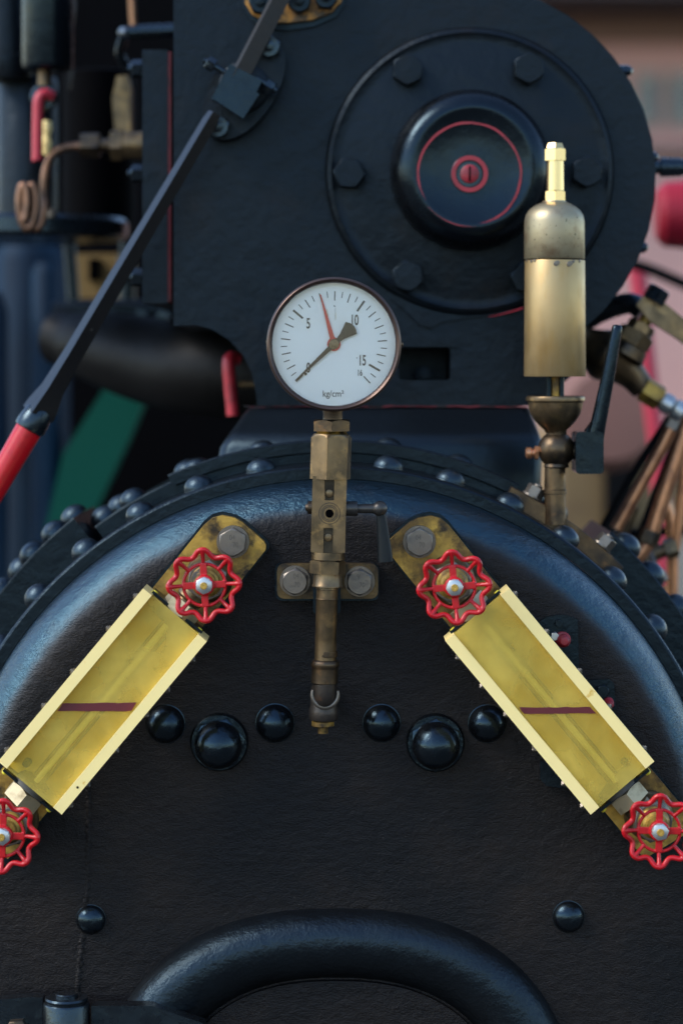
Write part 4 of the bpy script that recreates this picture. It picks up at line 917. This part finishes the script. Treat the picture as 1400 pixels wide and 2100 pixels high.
b = NB(); lathe(b, P(1240, 850, 1.4), (0, -1, 0), [(0, 118 * S(1.4)), (.05, 112 * S(1.4)), (.07, 90 * S(1.4)), (.075, 0)], 48); tag(obj('wheel_disc', b, mk('pinkish_brown_paint', (.20, .095, .075), .7)), 'blurred pinkish brown disc behind the whistle bowl and lever', 'disc')

# ================================================================== LEFT HAND FITTINGS
yl = .42; sl = S(yl)
LP = lambda px, py, dy=0: P(px, py, yl + dy)
lu = thing('lubricator', 'dark upright cylindrical lubricator with round foot flange at upper left', 'lubricator', LP(80, 490, .1))
def up(name, px, py_b, prof_px, m, par, dy=0, seg=40, ang=38):
    b_ = NB(); lathe(b_, P(px, py_b, yl + dy), (0, 0, 1), [(t * S(yl + dy), r * S(yl + dy)) for t, r in prof_px], seg); return obj(name, b_, m, par, ang=ang)
up('reservoir', 98, 145, [(0, 44), (5, 51), (12, 53), (330, 53)], M['hubm'], lu)
up('neck', 92, 176, [(0, 14), (34, 14)], M['bronze'], lu)
up('body', 58, 440, [(0, 62), (270, 62), (280, 58)], M['block'], lu, .09)
up('side_cylinder', 16, 165, [(0, 50), (8, 54), (48, 54), (52, 46), (330, 44)], M['block'], lu, .06)
up('foot_flange', 60, 492, [(0, 196), (8, 204), (34, 204), (44, 196), (46, 60)], M['gloss'], lu, .12, 64)
up('dark_body', 205, 480, [(0, 75), (330, 75), (334, 60)], M['wood'], lu, .2)
up('stud', 106, 446, [(0, 10), (16, 10), (18, 6)], M['bolt'], lu, .02, 20)
rc = thing('drain_cock', 'small cock with hanging red lever below the dark lubricator', 'cock', LP(90, 190))
b = NB(); tube(b, smooth_path([LP(108, 198, -.01), LP(92, 192, -.014), LP(80, 204, -.016), LP(78, 240, -.016), LP(77, 318, -.016), LP(77, 328, -.016)], 6), 11 * sl, 16); obj('lever', b, M['reddull'], rc, ang=60)
b = NB(); lathe(b, LP(92, 200, .006), (0, -1, 0), [(0, 28 * sl), (.006, 28 * sl), (.008, 24 * sl), (.0085, 0)], 28); obj('boss', b, M['gloss'], rc)
b = NB(); lathe(b, LP(96, 248), (0, 0, -1), [(0, 9 * sl), (6 * sl, 11 * sl), (22 * sl, 11 * sl), (24 * sl, 8 * sl), (40 * sl, 8 * sl), (42 * sl, 11 * sl), (50 * sl, 11 * sl), (70 * sl, 6 * sl)], 18); obj('nozzle', b, M['palebrass'], rc)
cp = thing('coiled_pipe', 'copper oil pipe bending down from brass nuts into a double coil', 'pipe', LP(90, 420))
coil = [LP(172, 300), LP(145, 301), LP(118, 310), LP(100, 332), LP(92, 362), LP(91, 400)]
for k in range(0, 21):
    a = 2 * math.pi * k / 9.5; coil.append(P(74 + 12 * math.cos(a) - 1.9 * k + 6, 424 + 44 * math.sin(a), yl - .004 - .0006 * k))
M['oldcopper'] = mk('dark_old_copper', (.24, .125, .075), .42, .8, var=((.10, .06, .04), 50, .45, .65))
b = NB(); tube(b, smooth_path(coil, 5), 8.5 * sl, 14); obj('tube', b, M['oldcopper'], cp, ang=60)
b = NB(); hexbolt(b, LP(166, 298), (1, 0, 0), 27 * sl, 40 * sl, .25); obj('union_nut', b, M['bronze'], cp, .0008)
b = NB(); cyl(b, LP(204, 298), LP(232, 298), 14 * sl); obj('nipple', b, M['bronze'], cp)
b = NB(); hexbolt(b, LP(228, 298), (1, 0, 0), 33 * sl, 26 * sl, .25); cyl(b, LP(252, 298), LP(320, 298), 28 * sl); obj('elbow_fitting', b, M['brass'], cp, .0008)
b = NB(); prism(b, [(240, 156), (262, 154), (268, 180), (268, 280), (236, 280), (230, 200)], yl + .05, yl + .08); tag(obj('brass_bracket', b, M['brass'], None, .002), 'tall narrow brass bracket above the copper pipe nuts', 'bracket')
b = NB(); tube(b, [LP(268, -60, .04), LP(272, 30, .04), LP(276, 74, .04)], 8 * sl, 14); tag(obj('feed_pipe', b, M['copper'], ang=60), 'thin vertical copper pipe at the top left of the block', 'pipe')
b = NB(); bl = thing('link_rod', 'small bright ball joint on a black horizontal link at upper left', 'link', LP(253, 66))
lathe(b, LP(253, 66, .03), (0, -1, 0), [(-11 * sl, 0)] + [(11 * sl * math.sin(R(a)), 11 * sl * math.cos(R(a))) for a in range(-80, 81, 20)] + [(11 * sl, 0)], 20); obj('ball', b, M['zinc'], bl, ang=60)
b = NB(); cyl(b, LP(262, 66, .03), LP(360, 62, .03), 14 * sl); obj('rod', b, M['gloss'], bl)
b = NB(); tube(b, smooth_path([LP(254, 76, .03), LP(246, 110, .04), LP(262, 140, .05)], 6), 10 * sl, 12); obj('crank', b, M['gloss'], bl, ang=60)
b = NB(); tube(b, [LP(152 - 10 * t + 3 * math.sin(9 * t), -20 + 205 * t, .08) for t in [i / 30 for i in range(31)]], [(3.4 if i % 2 else 2.0) * sl for i in range(31)], 8); tag(obj('chain', b, M['leverm'], ang=60), 'thin dark chain hanging beside the upper lubricator', 'chain')
# exhaust elbow below the block, red lever, dark frame
b = NB(); q = [P(120, 690, .66), P(220, 716, .62), P(330, 745, .58), P(430, 760, .54), P(560, 772, .53)]
tube(b, smooth_path(q, 8), [x * S(.58) for x in ([60] * 4 + [66, 70, 74, 77, 80, 82, 84, 86, 88, 89, 90, 91, 92, 93, 93, 94, 94, 94, 94, 94, 94, 94, 94, 94, 94, 94, 94, 94, 94])], 32); tag(obj('exhaust_pipe', b, mk('matt_black_pipe', (.0032, .0028, .0026), .5, 0, spec=.2, bumps=((40, .3, .004),)), ang=60), 'thick matt black exhaust pipe bending behind the block', 'pipe')
b = NB(); tube(b, smooth_path([P(488, 738, .34), P(474, 733, .335), P(469, 748, .33), P(473, 800, .33), P(478, 852, .33)], 6), 13 * S(.33), 16); tag(obj('red_lever', b, M['reddull'], ang=60), 'short red hooked lever beside the foot of the block', 'lever')
b = NB(); cyl(b, P(490, 789, .36), P(530, 789, .36), 7 * S(.36), 14); tag(obj('brass_stub', b, M['brass']), 'tiny brass stub pointing at the short red lever', 'stub')
b = NB(); prism(b, [(212, 800), (300, 815), (262, 905), (170, 1100), (90, 1100), (130, 930)], .95, 1.0); tag(obj('chute', b, M['green'], None, .004), 'green painted slanting panel low on the left', 'panel')
bp = thing('pillar', 'tall blue painted pillar with soft pleats at the left edge', 'pillar', (P(55, 1200, 1.0).x, 1.0, 0))
b = NB(); lathe(b, (P(50, 0, 1.0).x, 1.06, 0), (0, 0, 1), [(0, .055), (P(0, 530, 1.0).z, .050), (P(0, 500, 1.0).z, .040)], 40); obj('shaft', b, M['blue'], bp)
b = NB(); lathe(b, (P(-16, 0, .95).x, .95, 0), (0, 0, 1), [(0, .020), (P(0, 640, .95).z, .020), (P(0, 600, .95).z, .012)], 24); obj('pleat', b, M['blue'], bp)
b = NB(); lathe(b, (P(96, 0, .98).x, .98, 0), (0, 0, 1), [(0, .020), (P(0, 560, .98).z, .018), (P(0, 540, .98).z, .012)], 24); obj('pleat', b, M['blue'], bp)
b = NB(); box3(b, P(148, 520, .8), P(240, 612, .8) + Vector((0, .05, 0))); dm = thing('pipe_manifold', 'dark blurred pipe manifold with bolts behind the diagonal rod on the left', 'manifold', P(250, 640, .7)); yb_ = thing('signal_box', 'blurred ochre box with dark opening below the lubricator flange', 'box', P(195, 612, .8)); obj('case', b, M['tan2'] if 'tan2' in M else mk('ochre_paint', (.17, .10, .024), .6), yb_, .002)
b = NB(); box3(b, P(182, 530, .79), P(205, 575, .79) + Vector((0, .018, 0))); obj('opening', b, M['slot'], yb_)
b = NB(); box3(b, (P(-500, 0, 1.3).x, 1.3, .02), (P(560, 0, 1.3).x, 1.36, P(0, -500, 1.3).z)); tag(obj('frame_panel', b, M['wood'], None, .005), 'dark frame panel behind the machinery on the left', 'panel')

for x0_, x1_, r_ in ((140, 152, 13), (262, 262, 16), (318, 318, 12)):
    b = NB(); tube(b, [P(x0_, 470, .72), P(x1_, 620, .72), P(x1_, 720, .72)], r_ * S(.72), 16); obj('riser', b, M['black'], dm, ang=60)
b = NB(); tube(b, [P(110, 640, .7), P(250, 634, .7), P(380, 640, .7)], 22 * S(.7), 20); obj('header', b, M['black'], dm, ang=60)
for x_ in (170, 230, 290, 335):
    b = NB(); hexbolt(b, P(x_, 650, .665), (0, -1, 0), 14 * S(.7), .012, x_); obj('bolt', b, M['gloss'], dm)
